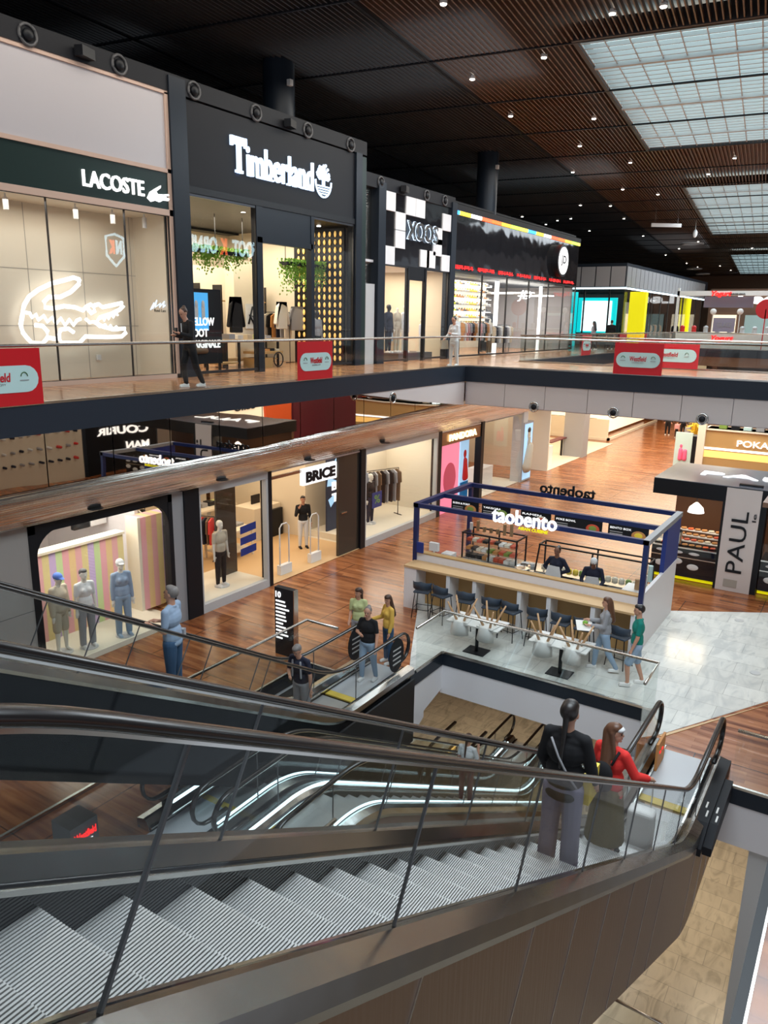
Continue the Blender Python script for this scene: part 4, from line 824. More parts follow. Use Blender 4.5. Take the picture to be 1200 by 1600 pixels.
t1 = escalator('nearest escalator with ribbed steel steps, glass sides and brown metal cladding', e1, -1.9, 12.82, [-1.9+1.45*k+.03 for k in range(-1, 9)] and [-.45, .93, 2.33, 3.73, 5.13, 6.53, 7.93, 9.33, 10.9], panel_seams=ps, deckm='deck_steel')
MB().prism([(-1.37, 10.35, F0+.02), (-1.37, 10.8, F0+.175), (-1.37, 12.74, F0+.195), (-1.37, 12.74, F0-.1), (-1.37, 10.35, F0-.1)], (.17, 0, 0)).prism([(-1.2, 10.5, F0-.02), (-1.2, 10.9, F0+.135), (-1.2, 12.2, F0+.15), (-1.2, 12.2, F0-.15), (-1.2, 10.5, F0-.15)], (.12, 0, 0)).build('deck_box', 'black_soft', t1)
mb = MB()
for (a, b, c, d) in [(1083, 1266, 1087, 1275), (1080, 1275, 1086, 1266)]: pass
for (yy, xx) in [(11.25, -1.15), (11.02, -1.12), (11.25, -1.30), (11.02, -1.26)]: mb.box(xx-.012, yy-.08, F0+(.13 if xx > -1.2 else .17), xx+.012, yy+.08, F0+(.15 if xx > -1.2 else .19))
mb.build('brush_mark', 'plastic_white', t1)
MB().box(-2.26, 12.0, F0+.02, -2.22, 12.5, F0+.5).build('control_panel', 'bread', t1)
mb = MB(); mb.box(-2.22, 12.1, F0+.3, -2.205, 12.16, F0+.33).box(-2.22, 12.25, F0+.3, -2.205, 12.31, F0+.33); mb.build('indicator_light', 'lit_red', t1)
e2 = Esc(-7.50, -8.50, .24, 0, F0)
t2 = escalator('far escalator with black cladding beside the lower shops', e2, -1.9, 12.82, [-.45, .93, 2.33, 3.73, 5.13, 6.53, 7.93, 9.33, 10.9], clad='matte_black')
for x, lb in ((-7.50, 'right'), (-8.50, 'left')):
    disc_ = MB().prism([(x+.02, 12.3+.28*math.cos(q*math.pi/10), F0+.60+.36*math.sin(q*math.pi/10)) for q in range(20)], (.012, 0, 0)); disc_.build('round_notice', 'black', t2)
    for k in range(4): MB().prism([(x+.036, 12.15, F0+.42+k*.1), (x+.036, 12.45, F0+.42+k*.1), (x+.036, 12.45, F0+.45+k*.1), (x+.036, 12.15, F0+.45+k*.1)], (.003, 0, 0)).build('notice_line', 'grey_light', t2)
struct(MB().box(-9.45, 7.0, F0-1.0, -8.72, 12.0, F0-.3).box(-7.3, 9.5, S0-.5, -7.26, 12.7, F0-.02), 'trim_19', 'black')
cL = F0+.577*8.4
e3 = Esc(-5.60, -6.60, cL, F0, LB); e4 = Esc(-7.0, -8.0, cL, F0, LB)
escalator('escalator with glowing light strips going down from the lower floor, right one of the pair', e3, 6.3, 20.2, [7.6+1.4*k for k in range(9)], clad='wall_brown', led=True)
escalator('escalator with glowing light strips going down from the lower floor, left one of the pair', e4, 6.3, 20.2, [7.6+1.4*k for k in range(9)], clad='wall_brown', led=True)
class EscUp(Esc):
    def z(s, y):
        k = .35; a = s.c+T30*y
        def smax(p, q): h = max(k-abs(p-q), 0)/k; return max(p, q)+h*h*k/4
        return -smax(-s.zt, -smax(a, s.zb))
for xx, lb in ((-8.7, 'left'),):
    e5 = EscUp(xx+.5, xx-.5, -16.5-T30*7.4, LB, -16.5); e5.yt, e5.yb = 99, -99
    t = thing('escalator', 'deep escalator rising away at the bottom of the opening', 'escalator', (xx, 12, -16.5)); ysf = frange(6.5, 18.6, .3)
    for x, s in ((e5.xn, 1), (e5.xf, -1)):
        sweep(MB(), e5, ysf, [(x-.04, HR-.02), (x+.04, HR-.02), (x+.04, HR+.03), (x-.04, HR+.03)]).build('handrail', 'rubber', t)
        sweep(MB(), e5, ysf, [(x-.006, .17), (x+.006, .17), (x+.006, HR-.02), (x-.006, HR-.02)]).build('glass_panel', 'glass_esc', t)
        sweep(MB(), e5, ysf, [(x-.1, 0), (x+.1, 0), (x+.1, .17), (x-.1, .17)]).build('deck', 'stainless', t)
        sweep(MB(), e5, ysf, [(x-s*.05, .18), (x-s*.02, .18), (x-s*.02, .22), (x-s*.05, .22)]).build('light_strip', 'lit_gold', t)
    sweep(MB(), e5, ysf, [(e5.xf, -.3), (e5.xn, -.3), (e5.xn, -.02), (e5.xf, -.02)]).build('step_band', 'step_metal', t)
# golden lit wall panels on the level below
for k in range(4): struct(MB().box(-5.0+k*.02, 15.0+k*3, LB+.0, -4.9, 17.6+k*3, LB+.9), 'trim_20', 'stainless')
MB().box(-8.5, 5.2, F0+.01, -8.1, 5.62, F0+.62).build('brand_block', 'grey_dark', label='dark grey block with red lettering on the lower escalator landing', cat='sign block')
bb = bpy.data.objects['brand_block']
text('Westfield', 'lettering', 'lit_red', (-8.09, 5.24, F0+.40), Y_, Z_, .34, .11, .01, bb, bold=.03); text('SHOPPING', 'small_lettering', 'sign_white', (-8.09, 5.3, F0+.31), Y_, Z_, .22, .05, .01, bb, bold=.02)
# grey column and wooden edge at the lower right
struct(B(-.72, 12.3, LB, 1.0, 12.9, S0-.05), 'wall_right', 'grey_light')
# ------------------------------------------------------------------ people and dummies
def rotx(v, a): c, s = math.cos(a), math.sin(a); return Vector((v[0], v[1]*c-v[2]*s, v[1]*s+v[2]*c))
def rotz(v, a): c, s = math.cos(a), math.sin(a); return Vector((v[0]*c-v[1]*s, v[0]*s+v[1]*c, v[2]))
def person(lab, loc, rz, h=1.7, name='person', cat='person', skin='skin', hair='hair_dark', hairstyle='short', top='cloth_black', sleeve='long', bottom='jeans', legs='long', flare=0.0,
           shoes='plastic_white', lean=0, head=(0, 0), arms=None, leg=None, female=False, fat=1.0, vox=.012, extra=None, group=None, face=True, long_top=0.0, head_on=True, loose=0.0):
    """local frame: +y is where the person faces, +x the right hand"""
    arms = arms or [((.12, .0, -1), (.06, .12, -1)), ((-.12, 0, -1), (-.06, .12, -1))]     # right, left: upper and fore directions
    leg = leg or [((.03, .0, -1), (.02, -.02, -1)), ((-.03, 0, -1), (-.02, -.02, -1))]
    H = h; L = math.radians(lean); hipz = .50*H
    sw = (.093 if female else .108)*H*(1+.3*(fat-1)); hw = .052*H
    def Tp(p): v = rotx(Vector(p)-Vector((0, 0, hipz)), -L); return v+Vector((0, 0, hipz))
    J = {}
    for i, s in ((0, 1), (1, -1)):
        J['hip', i] = Vector((s*hw, 0, hipz)); a, b = leg[i]; a = Vector(a).normalized(); b = Vector(b).normalized()
        J['knee', i] = J['hip', i]+a*.235*H; J['ank', i] = J['knee', i]+b*.225*H
        J['sh', i] = Tp((s*sw, 0, .80*H)); a, b = arms[i]; J['el', i] = J['sh', i]+Vector(a).normalized()*.165*H; J['wr', i] = J['el', i]+Vector(b).normalized()*.145*H
    low = min(J['ank', 0].z, J['ank', 1].z)-.04*H; dz = -low
    for k in J: J[k] = J[k]+Vector((0, 0, dz))
    def T(p): return Tp(p)+Vector((0, 0, dz))
    neck = T((0, -.005*H, .83*H)); hc = neck+rotx(Vector((0, .012*H, .098*H)), -L*.5+math.radians(head[1])*.6)
    Rh = Matrix.Rotation(math.radians(head[0]), 3, 'Z') @ Matrix.Rotation(math.radians(head[1]), 3, 'X')
    def hp(x, y, z): return hc+Rh @ Vector((x*H, y*H, z*H))
    RL = Matrix.Rotation(-L, 3, 'X')
    root = thing(name, lab, cat, (0, 0, 0), group)
    b = MB()
    b.ell(T((0, 0, .525*H)), (.088*H*fat, .062*H*fat, .06*H), RL).ell(T((0, .004*H, .60*H)), ((.070 if female else .078)*H*fat, .055*H*fat, .075*H), RL).ell(T((0, 0, .72*H)), ((.088 if female else .098)*H*fat, .060*H*fat, .085*H), RL).ell(T((0, -.004*H, .79*H)), (.10*H if not female else .09*H, .042*H, .035*H), RL)
    if female: b.ell(T((.035*H, .048*H, .735*H)), (.03*H, .026*H, .03*H)).ell(T((-.035*H, .048*H, .735*H)), (.03*H, .026*H, .03*H))
    b.cap(T((0, -.004*H, .80*H)), hc+Vector((0, 0, -.03*H)), .034*H, .030*H)
    for i in (0, 1): b.cap(T((0, -.004*H, .822*H)), J['sh', i], .026*H, .024*H)
    if head_on:
        b.ell(hp(0, -.005, .012), (.0455*H, .056*H, .055*H), Rh).ell(hp(0, .012, -.024), (.036*H, .040*H, .042*H), Rh)
        b.ell(hp(0, .054, -.010), (.0075*H, .012*H, .014*H), Rh).ell(hp(.0455, -.004, -.006), (.006*H, .011*H, .017*H), Rh).ell(hp(-.0455, -.004, -.006), (.006*H, .011*H, .017*H), Rh).ell(hp(0, .044, -.052), (.014*H, .01*H, .009*H), Rh)
    for i, s in ((0, 1), (1, -1)):
        b.cap(J['sh', i], J['el', i], .030*H, .0225*H).cap(J['el', i], J['wr', i], .023*H, .0155*H)
        d = (J['wr', i]-J['el', i]).normalized(); side = d.cross(Vector((0, 1, 0)) if abs(d.y) < .8 else Vector((0, 0, 1))).normalized(); nn = side.cross(d); w0 = J['wr', i]
        b.cap(w0, w0+d*.045*H, .014*H, .020*H, 8)
        for q, (o_, l_) in enumerate([(-.015, .040), (-.005, .046), (.005, .043), (.014, .034)]):
            r0 = w0+d*.05*H+side*o_*H; m_ = r0+d*l_*.55*H; b.cap(r0, m_, .0062*H, .0058*H, 6).cap(m_, m_+(d+nn*.5*(1 if i else -1)).normalized()*l_*.5*H, .0058*H, .005*H, 6)
        th = w0+d*.02*H-side*.016*H; b.cap(th, th+(d*.6-side*.7).normalized()*.028*H, .0068*H, .0062*H, 6)
        b.cap(J['hip', i], J['knee', i], .050*H*fat, .033*H).cap(J['knee', i], J['ank', i], .033*H, .020*H).cap(J['ank', i], J['ank', i]+Vector((0, .06*H, -.025*H)), .019*H, .017*H)
    remesh(b, vox, 'body', skin, root)
    G = .006*H+loose*H*.6
    if top:
        b = MB(); zt = .50*H-long_top*H
        b.ell(T((0, 0, .60*H)), (.085*H*fat+G, .060*H*fat+G, .085*H), RL).ell(T((0, 0, .72*H)), ((.090 if female else .102)*H*fat+G*.8, .064*H*fat+G, .095*H), RL).ell(T((0, -.004*H, .785*H)), ((.10 if not female else .09)*H+G*.6, .045*H+G*.5, .042*H), RL)
        b.ell(T((0, 0, .56*H)), (.086*H*fat+G, .064*H*fat+G, .085*H), RL)
        for s_ in (1, -1): b.cap(T((0, -.004*H, .822*H)), J['sh', 0 if s_ > 0 else 1]+Vector((0, 0, .002*H)), .028*H, .026*H+G*.3)
        if long_top: b.ell(T((0, 0, zt+.03*H)), (.090*H*fat+G, .066*H*fat+G, .055*H), RL)
        if female: b.ell(T((.035*H, .05*H, .735*H)), (.034*H, .03*H, .034*H)).ell(T((-.035*H, .05*H, .735*H)), (.034*H, .03*H, .034*H))
        for i in (0, 1):
            if sleeve == 'none': continue
            e = J['el', i] if sleeve == 'long' else J['sh', i].lerp(J['el', i], .72)
            b.cap(J['sh', i], e, .031*H+G*.3, .027*H+G*.5)
            if sleeve == 'long': b.cap(J['el', i], J['el', i].lerp(J['wr', i], .93), .027*H+G*.5, .020*H+G*.5)
        b.tube([T((.034*H*math.cos(q*math.pi/6), .036*H*math.sin(q*math.pi/6)-.005*H, .818*H+.006*H*math.sin(q*math.pi/6+math.pi))) for q in range(12)], .010*H, 6, closed=True)
        remesh(b, vox, 'top', top, root)
    if bottom:
        b = MB(); b.ell(T((0, 0, .515*H)), (.094*H*fat, .069*H*fat, .062*H))
        if legs == 'skirt': b.tube([T((0, 0, .56*H)), T((0, 0, .50*H)), T((0, 0, .12*H))], [.075*H, .10*H, .14*H], 16)
        else:
            for i in (0, 1):
                if legs == 'shorts': b.cap(J['hip', i], J['hip', i].lerp(J['knee', i], .85), .058*H*fat, .052*H)
                else: b.cap(J['hip', i], J['knee', i], .056*H*fat, .041*H+flare*.4*H).cap(J['knee', i], J['ank', i]+Vector((0, 0, .012*H)), .041*H+flare*.4*H, .029*H+flare*H)
        remesh(b, vox, 'trousers' if legs == 'long' else legs, bottom, root)
    if shoes:
        for i in (0, 1):
            a = J['ank', i]; b = MB(); b.cap(a+Vector((0, -.012*H, -.012*H)), a+Vector((0, .075*H, -.022*H)), .026*H, .021*H).box(a.x-.024*H, a.y-.035*H, a.z-.04*H, a.x+.024*H, a.y+.095*H, a.z-.028*H)
            remesh(b, vox*.8, 'shoe', shoes, root)
    if head_on and face:
        for s in (1, -1):
            MB().ell(hp(.017*s, .050, .003), (.0065*H, .004*H, .0042*H), Rh, 8, 6).build('eye', 'black', root); MB().cap(hp(.009*s, .0535, .0125), hp(.027*s, .0475, .013), .0022*H, .0018*H, 6).build('eyebrow', hair if hair else 'hair_dark', root)
        MB().ell(hp(0, .052, -.033), (.012*H, .004*H, .0035*H), Rh, 8, 6).build('mouth', 'lip', root)
    if hair and head_on:
        b = MB()
        if hairstyle == 'cap': b.ell(hp(0, -.008, .022), (.053*H, .062*H, .050*H), Rh).ell(hp(0, .055, .018), (.036*H, .035*H, .007*H), Rh)
        elif hairstyle == 'net': b.ell(hp(0, -.010, .020), (.054*H, .060*H, .054*H), Rh)
        else:
            b.ell(hp(0, -.013, .017), (.0485*H, .055*H, .054*H), Rh)
            if hairstyle == 'short': b.ell(hp(0, .010, .045), (.040*H, .042*H, .026*H), Rh)
            if hairstyle == 'bun': b.ell(hp(0, -.045, .055), (.024*H, .024*H, .024*H))
            if hairstyle in ('long', 'tail'):
                b.ell(hp(0, .004, .040), (.045*H, .048*H, .034*H), Rh)
                if hairstyle == 'long':
                    b.cap(hp(0, -.036, 0), T((0, -.075*H, .70*H)), .042*H, .040*H)
                    for s in (1, -1): b.cap(hp(.038*s, -.012, .01), T((.05*s*H, -.045*H, .72*H)), .018*H, .02*H)
                else: b.cap(hp(0, -.052, .012), T((0, -.085*H, .66*H)), .017*H, .010*H)
        remesh(b, vox, 'cap' if hairstyle == 'cap' else ('hair_net' if hairstyle == 'net' else 'hair'), hair, root, 2)
    if extra: extra(root, T, J, hp, H)
    place(root, loc, rz); return root
def dg(a): return math.radians(a)
def cam_rz(x, y): return math.atan2(-(0-x), (0-y))  # facing the camera
E2z = lambda k: -.516-.208*k
# man in the grey-blue shirt riding the far escalator, seen from his left, looking left and up
def x_bag(root, T, J, hp, H): MB().box(.09*H, -.06*H, .50*H, .13*H, .03*H, .58*H).build('waist_pouch', 'cloth_grey', root)
person('man in a light grey-blue short sleeved shirt and jeans riding the far escalator, looking left', (-8.0, 7.0, E2z(16)), dg(112), 1.72, hair='hair_grey', hairstyle='short', top='cloth_blue', sleeve='short', bottom='jeans', shoes='grey_dark', head=(0, 12), fat=1.08, vox=.010, long_top=.02,
       arms=[((.05, .05, -1), (-.45, 1, .12)), ((-.08, .02, -1), (.45, 1, .1))], extra=x_bag)
def x_bp(root, T, J, hp, H):
    for s in (-1, 1): MB().cap(T((.055*s*H, .055*H, .80*H)), T((.06*s*H, .072*H, .62*H)), .012*H, .012*H, 6).build('bag_strap', 'cloth_grey', root)
person('man in a navy T-shirt and pale shorts stepping onto the far escalator, looking down', (-7.95, 9.85, F0+.05), dg(178), 1.62, hair='hair_grey', hairstyle='short', top='cloth_navy', sleeve='short', bottom='cloth_grey', legs='shorts', shoes='grey_dark', head=(8, -28), lean=6, fat=1.12,
       arms=[((.2, .15, -1), (-.75, .7, .0)), ((-.22, 0, -1), (-.12, .1, -1))], extra=x_bp)
person('older grey-haired woman in a black top and light jeans walking onto the far escalator', (-8.0, 12.05, F0+.012), dg(182), 1.62, hair='hair_grey', hairstyle='bun', top='cloth_black', sleeve='short', bottom='jeans_light', shoes='plastic_white', fat=1.2, female=True, head=(12, -8),
       arms=[((.3, .2, -1), (-.8, .7, .1)), ((-.25, .1, -1), (-.2, .5, -.8))], leg=[((.05, .16, -1), (.03, -.04, -1)), ((-.08, -.1, -1), (-.03, -.2, -1))])
def x_belt(root, T, J, hp, H): MB().box(-.02*H, -.0*H, .60*H, .12*H, -.075*H, .70*H).build('shoulder_bag', 'cloth_white', root)
person('young dark-haired woman in a pale yellow-green short sleeved top near the far escalator', (-8.86, 12.95, F0), dg(200), 1.58, hair='hair_brown', hairstyle='long', top='cloth_sage', sleeve='short', bottom='cloth_grey', female=True, head=(-30, -5), arms=[((.1, .0, -1), (-.1, .9, -.5)), ((-.2, .1, -1), (.2, .6, -.6))], extra=x_belt)
person('young woman with long dark hair in a yellow cardigan behind the woman in black', (-8.12, 13.0, F0), dg(150), 1.56, hair='hair_brown', hairstyle='long', top='cloth_yellow', sleeve='long', bottom='jeans', female=True, head=(30, -8), loose=.006, arms=[((.2, .2, -1), (.5, .8, -.3)), ((-.15, .05, -1), (-.05, .3, -1))])
# guard in the clothes shop
person('man in black jacket and pale trousers in the clothes shop entrance, hand at his face', (-14.9, 18.6, F0+.02), dg(235), 1.72, top='cloth_black', bottom='cloth_white', shoes='black', arms=[((.25, .25, -1), (-.35, .35, 1)), ((-.12, 0, -1), (-.05, .15, -1))])
# kiosk staff
def x_apron(root, T, J, hp, H): MB().prism([T((-.085*H, .088*H, .72*H)), T((.085*H, .088*H, .72*H)), T((.12*H, .10*H, .60*H)), T((.12*H, .10*H, .34*H)), T((-.12*H, .10*H, .34*H)), T((-.12*H, .10*H, .60*H))], (0, .01, 0)).build('apron', 'cloth_white', root)
person('kiosk worker with tied dark hair and pale apron standing with hands on the hips', (-6.27, 18.0, F0), dg(176), 1.74, skin='skin_dark', hairstyle='bun', top='cloth_navy', female=True, fat=1.12, bottom='black', arms=[((.65, -.1, -1), (-.75, .35, -.35)), ((-.65, -.1, -1), (.75, .35, -.35))], extra=x_apron)
person('kiosk worker in a white hair net and pale apron bending over the counter', (-5.33, 18.05, F0), dg(190), 1.66, skin='skin_dark', hair='cloth_white', hairstyle='net', top='cloth_navy', fat=1.1, bottom='black', head=(0, -25), lean=10, arms=[((.3, .2, -1), (-.2, .9, -.4)), ((-.3, .2, -1), (.2, .9, -.4))], extra=x_apron)
# couple walking on the marble
def x_tray(root, T, J, hp, H):
    MB().box(-.22*H, .16*H, .600*H, .12*H, .36*H, .607*H).build('tray', 'plastic_white', root); MB().ell((-.02*H, .25*H, .63*H), (.04*H, .035*H, .028*H)).build('salad_bowl', 'leaf', root)
person('woman with long brown hair in a grey hoodie carrying a white tray past the kiosk', (-4.16, 15.28, F0+.008), dg(112), 1.68, hair='hair_long', hairstyle='long', top='cloth_grey', bottom='jeans_light', female=True, loose=.012, arms=[((.08, .2, -1), (-.05, 1, .05)), ((-.08, .2, -1), (.05, 1, .05))],
       leg=[((.02, .38, -1), (.02, .05, -1)), ((-.02, -.25, -1), (-.02, -.55, -1))], extra=x_tray)
def x_pillow(root, T, J, hp, H): remesh(MB().ell((.20*H, -.02*H, .55*H), (.10*H, .06*H, .16*H)).ell((.20*H, -.02*H, .64*H), (.08*H, .055*H, .07*H)), .015, 'white_bag', 'pillow', root)
person('man in a green T-shirt and denim shorts walking with a big white bag', (-3.42, 14.98, F0+.008), dg(112), 1.78, hair='hair_dark', hairstyle='short', top='cloth_teal', sleeve='short', bottom='jeans_light', legs='shorts', shoes='plastic_white', arms=[((.25, -.1, -1), (.1, .2, -1)), ((-.1, .12, -1), (-.02, .35, -1))],
       leg=[((.02, -.15, -1), (.02, -.35, -1)), ((-.02, .42, -1), (-.02, -.1, -1))], extra=x_pillow, head=(0, -4))
# riders of the near escalator
def x_strap(root, T, J, hp, H):
    MB().tube([T((-.06*H, -.075*H, .81*H)), T((-.01*H, -.092*H, .72*H)), T((.05*H, -.088*H, .62*H)), T((.09*H, -.06*H, .55*H))], .006*H, 6).build('bag_strap', 'cloth_grey', root)
person('person in a black coat and wide lilac trousers, seen from behind on the near escalator', (-1.92, 6.15, E2z(14)), dg(0), 1.72, hair='hair_dark', hairstyle='tail', top='cloth_black', bottom='cloth_lilac', flare=.022, female=True, fat=1.08, loose=.010, vox=.010, long_top=.05, shoes='plastic_white', arms=[((.25, .1, -1), (.0, .55, -.8)), ((-.22, .1, -1), (.05, .5, -.8))], extra=x_strap)
def x_pack(root, T, J, hp, H):
    b = MB(); b.ell(T((0, -.105*H, .66*H)), (.075*H, .045*H, .095*H)).ell(T((0, -.115*H, .60*H)), (.082*H, .05*H, .06*H)); remesh(b, .012, 'backpack', 'cloth_black', root)
    MB().tube([T((.05*H, -.09*H, .74*H)), T((.065*H, -.03*H, .82*H)), T((.065*H, .05*H, .78*H))], .010*H, 6).build('backpack_strap', 'cloth_black', root)
    MB().ell(hp(0, .02, .035), (.048*H, .038*H, .022*H)).build('white_headband', 'cloth_white', root)
person('woman with long auburn hair, red jacket and black backpack on the near escalator', (-1.97, 8.0, E2z(19)), dg(-14), 1.66, hair='hair_long', hairstyle='long', top='cloth_red', bottom='cloth_olive', legs='skirt', female=True, loose=.016, vox=.010, long_top=.05, shoes='black', head=(-70, 0), arms=[((.45, .3, -1), (.2, .85, -.4)), ((-.2, .1, -1), (-.05, .4, -1))], extra=x_pack)
# woman going down between the floors
person('woman in a white blouse riding down between the floors, seen through the glass', (-6.1, 12.95, cL-T30*12.95-.0), dg(0), 1.6, hair='hair_brown', hairstyle='tail', top='cloth_white', sleeve='short', bottom='dark_maroon', female=True, arms=[((.3, .2, -1), (-.3, .6, .6)), ((-.2, .1, -1), (-.1, .3, -1))])
# upper gallery
def x_phone(root, T, J, hp, H):
    a = J['wr', 1]; MB().box(a.x-.02, a.y+.06, a.z-.01, a.x+.05, a.y+.10, a.z+.12).build('phone', 'black', root); MB().cap(T((0, .078*H, .80*H)), T((0, .088*H, .66*H)), .005*H, .005*H, 6).build('jacket_zip', 'cloth_white', root)
person('man in black sportswear walking on the upper gallery while looking at his phone', (-12.9, 12.2, 0), dg(165), 1.76, hair='hair_brown', hairstyle='bun', top='cloth_black', bottom='cloth_black', shoes='plastic_white', head=(15, -28), lean=5, arms=[((.15, .1, -1), (-.55, .85, .1)), ((-.2, .15, -1), (.1, .9, .25))],
       leg=[((.02, .3, -1), (.02, -.15, -1)), ((-.02, -.2, -1), (-.02, -.4, -1))], extra=x_phone)
def x_hand(root, T, J, hp, H): a = J['wr', 0]; MB().prism([a+Vector((-.02, -.15, -.06)), a+Vector((-.02, .15, -.06)), a+Vector((-.02, .19, -.36)), a+Vector((-.02, -.19, -.36))], (.08, 0, 0)).tube([a+Vector((.02, -.08, -.06)), a+Vector((.02, 0, .08)), a+Vector((.02, .08, -.06))], .01, 6).build('handbag', 'cloth_beige', root)
person('woman all in white with a beige handbag at the corner of the upper gallery', (-12.62, 24.1, 0), dg(168), 1.68, hairstyle='bun', top='cloth_white', bottom='cloth_white', female=True, long_top=.08, head=(0, -20), arms=[((.25, .1, -1), (.0, .7, -.5)), ((-.15, .1, -1), (.5, .8, .1))], leg=[((.0, .1, -1), (.02, 0, -1)), ((0, -.1, -1), (0, -.2, -1))], extra=x_hand)
person('small figure in pale clothes with teal-lit hair walking past the big screen', (-14.35, 44.5, 0), dg(80), 1.65, hairstyle='long', top='cloth_grey', bottom='black', female=True, vox=.02, leg=[((0, .35, -1), (0, .0, -1)), ((0, -.3, -1), (0, -.5, -1))])
person('person in black standing by the yellow column on the upper gallery', (-14.1, 47.0, 0), dg(20), 1.72, top='cloth_black', bottom='cloth_black', vox=.02)
person('person in black at the left end of the yoghurt kiosk', (-12.8, 57.5, 0), dg(200), 1.7, top='cloth_black', bottom='cloth_black', vox=.025)
for i, (a, b, c, hh) in enumerate([(1042, 668, 'cloth_black', 1.75), (1056, 672, 'rose_cloth', 1.1), (1066, 670, 'cloth_navy', 1.7), (1072, 680, 'cloth_grey', 1.2)]):
    p = px_z(a, b+12, F0); person('far figure in %s walking away in the lower hall' % ['black', 'a rose top, short,', 'navy', 'a grey top, short,'][i], tuple(p), dg(10*i), hh, top=c, bottom='black', vox=.03, face=False)
# ------------------------------------------------------------------ dummies
def dummy(lab, loc, rz, h=1.82, m='mannequin_white', base=True, **k):
    def ex(root, T, J, hp, H):
        MB().cyl((0, .02, 0), .20, .014, 20).build('base_plate', 'grey_light', root)
        if 'xtra' in k2: k2['xtra'](root, T, J, hp, H)
    k2 = dict(k); k.pop('xtra', None)
    kw = dict(name='mannequin', cat='mannequin', skin=m, hair=None, face=False, extra=ex if base else None, vox=.014); kw.update(k)
    return person(lab, loc, rz, h, **kw)
# ------------------------------------------------------------------ lower shops on the left
GX = -13.4
struct(MB().box(GX-.2, -8, F0, GX, 8.3, -2.4), 'wall_left', 'grey_wall'); struct(MB().box(GX-.2, 8.3, F0, GX+.02, 8.45, -2.4).box(GX-.2, 8.3, -2.62, GX+.02, 11.9, -2.4), 'trim_21', 'black')
struct(MB().box(GX-.005, -8, -4.15, GX+.003, 8.3, -4.14).box(GX-.005, 3, F0, GX+.003, 3.012, -2.4), 'trim_22', 'grey_dark')
struct(MB().box(GX-.2, 11.78, F0, GX+.02, 11.9, -2.4), 'trim_21', 'black'); struct(MB().box(GX-.2, 11.9, F0, GX, 12.25, -2.4), 'wall_left', 'grey'); struct(MB().box(GX-.3, 12.25, F0, GX+.05, 12.72, -2.4), 'trim_21', 'black')
mb = MB()
for y0, s in ((8.45, 1), (11.78, -1)):
    R_ = .55; mb.prism([(GX-.1, y0, -2.6), (GX-.1, y0, -2.6-R_)]+[(GX-.1, y0+s*(R_-R_*math.cos(q)), -2.6-R_+R_*math.sin(q)) for q in [math.pi/2*i/8 for i in range(1, 9)]], (.11, 0, 0))
struct(mb, 'trim_23', 'black')
window(30, [8.45, 11.78], GX-.05, F0+.1, -2.62, 0)
struct(MB().box(-15.3, 8.4, F0, GX-.02, 11.9, F0+.12), 'floor', 'cream')
struct(B(-22, 6, F0+.01, GX-.21, 12.2, F0+.03), 'floor', 'cream'); struct(B(-22, 12.4, F0+.01, GX-.0, 19.7, F0+.02), 'floor', 'pale_wood'); struct(B(-22, 19.7, F0+.01, GX-.1, 33, F0+.02), 'floor', 'cream')
zt = px_x(130, 850, -14.75).z
t = thing('striped_partition', 'tall pastel striped display wall behind three dressed dummies', 'display wall', (-14.8, 10, F0))
MB().box(-15.0, 8.0, F0+.12, -14.75, 11.55, zt).build('striped_face', 'striped_wall', t); MB().box(-15.02, 8.0, zt, -14.7, 11.57, zt+.06).build('top_ledge', 'cream', t)
p = px_x(218, 800, -14.35); 
t = thing('striped_partition', 'narrow second striped display wall at the right of the dummies, pale end side', 'display wall', (-14.3, 12, F0)); ya = px_x(222, 960, -14.6).y
MB().box(-14.9, 11.85, F0+.12, -14.5, 13.0, zt+.35).build('striped_face', 'striped_wall', t); MB().box(-14.92, 11.78, F0+.12, -14.48, 11.86, zt+.37).build('pale_end', 'cream', t)
struct(B(-19, 8, F0, -18.9, 12.3, -2.5), 'wall_back', 'white_wall'); struct(B(-22, 12.3, F0, -15.2, 12.4, -2.5), 'wall_right', 'white_wall')
struct(B(-18, 6.5, F0, -13.6, 6.6, -2.5), 'wall_left', 'white_wall')
display_table((-16.6, 9.6, F0), 1.2, 2.6, .95, 'white table of colourful shoes behind the striped wall', 0, 'plastic_white', 'plastic_white')
for k in range(7): shoe((-16.4, 8.6+k*.32, F0+.95), dg(-80), ['red', 'magenta', 'cloth_white', 'red', 'magenta', 'cap_blue', 'magenta'][k], 'colourful shoes behind the striped wall', 'colourful shoe on the table behind the striped wall', 1.5)
garment_form('hanging_coat', 'white coat hanging high behind the narrow striped wall', (-16.2, 12.0, -2.75), dg(90), 'cloth_white', .9)
garment_form('hanging_coat', 'black coat hanging high beside the white one', (-16.2, 11.5, -2.75), dg(90), 'cloth_black', .9)
MB().box(-16.9, 9.2, -2.95, -16.85, 10.4, -2.6).build('hanging_banner', 'magenta', label='magenta and white banner hanging behind the striped wall', cat='banner')
dz = F0+.12
def fit(px, py, z, X=None): return tuple(px_z(px, py, z))
def x_bagd(root, T, J, hp, H): pass
a1_ = dummy('dummy in a blue cap and beige jacket, leftmost of three before the stripes', fit(99, 1018, dz), dg(-80), 1.80, female=True, hair='cap_blue', hairstyle='cap', top='cloth_beige', bottom='cloth_beige', legs='shorts', shoes=None, loose=.03, head=(0, -12))
a2_ = dummy('dummy in a white top and grey cargo trousers, middle of three before the stripes', fit(139, 1010, dz), dg(-100), 1.80, female=True, hair='grey_dark', hairstyle='short', top='cloth_white', sleeve='short', bottom='cloth_grey', flare=.01, shoes='plastic_white')
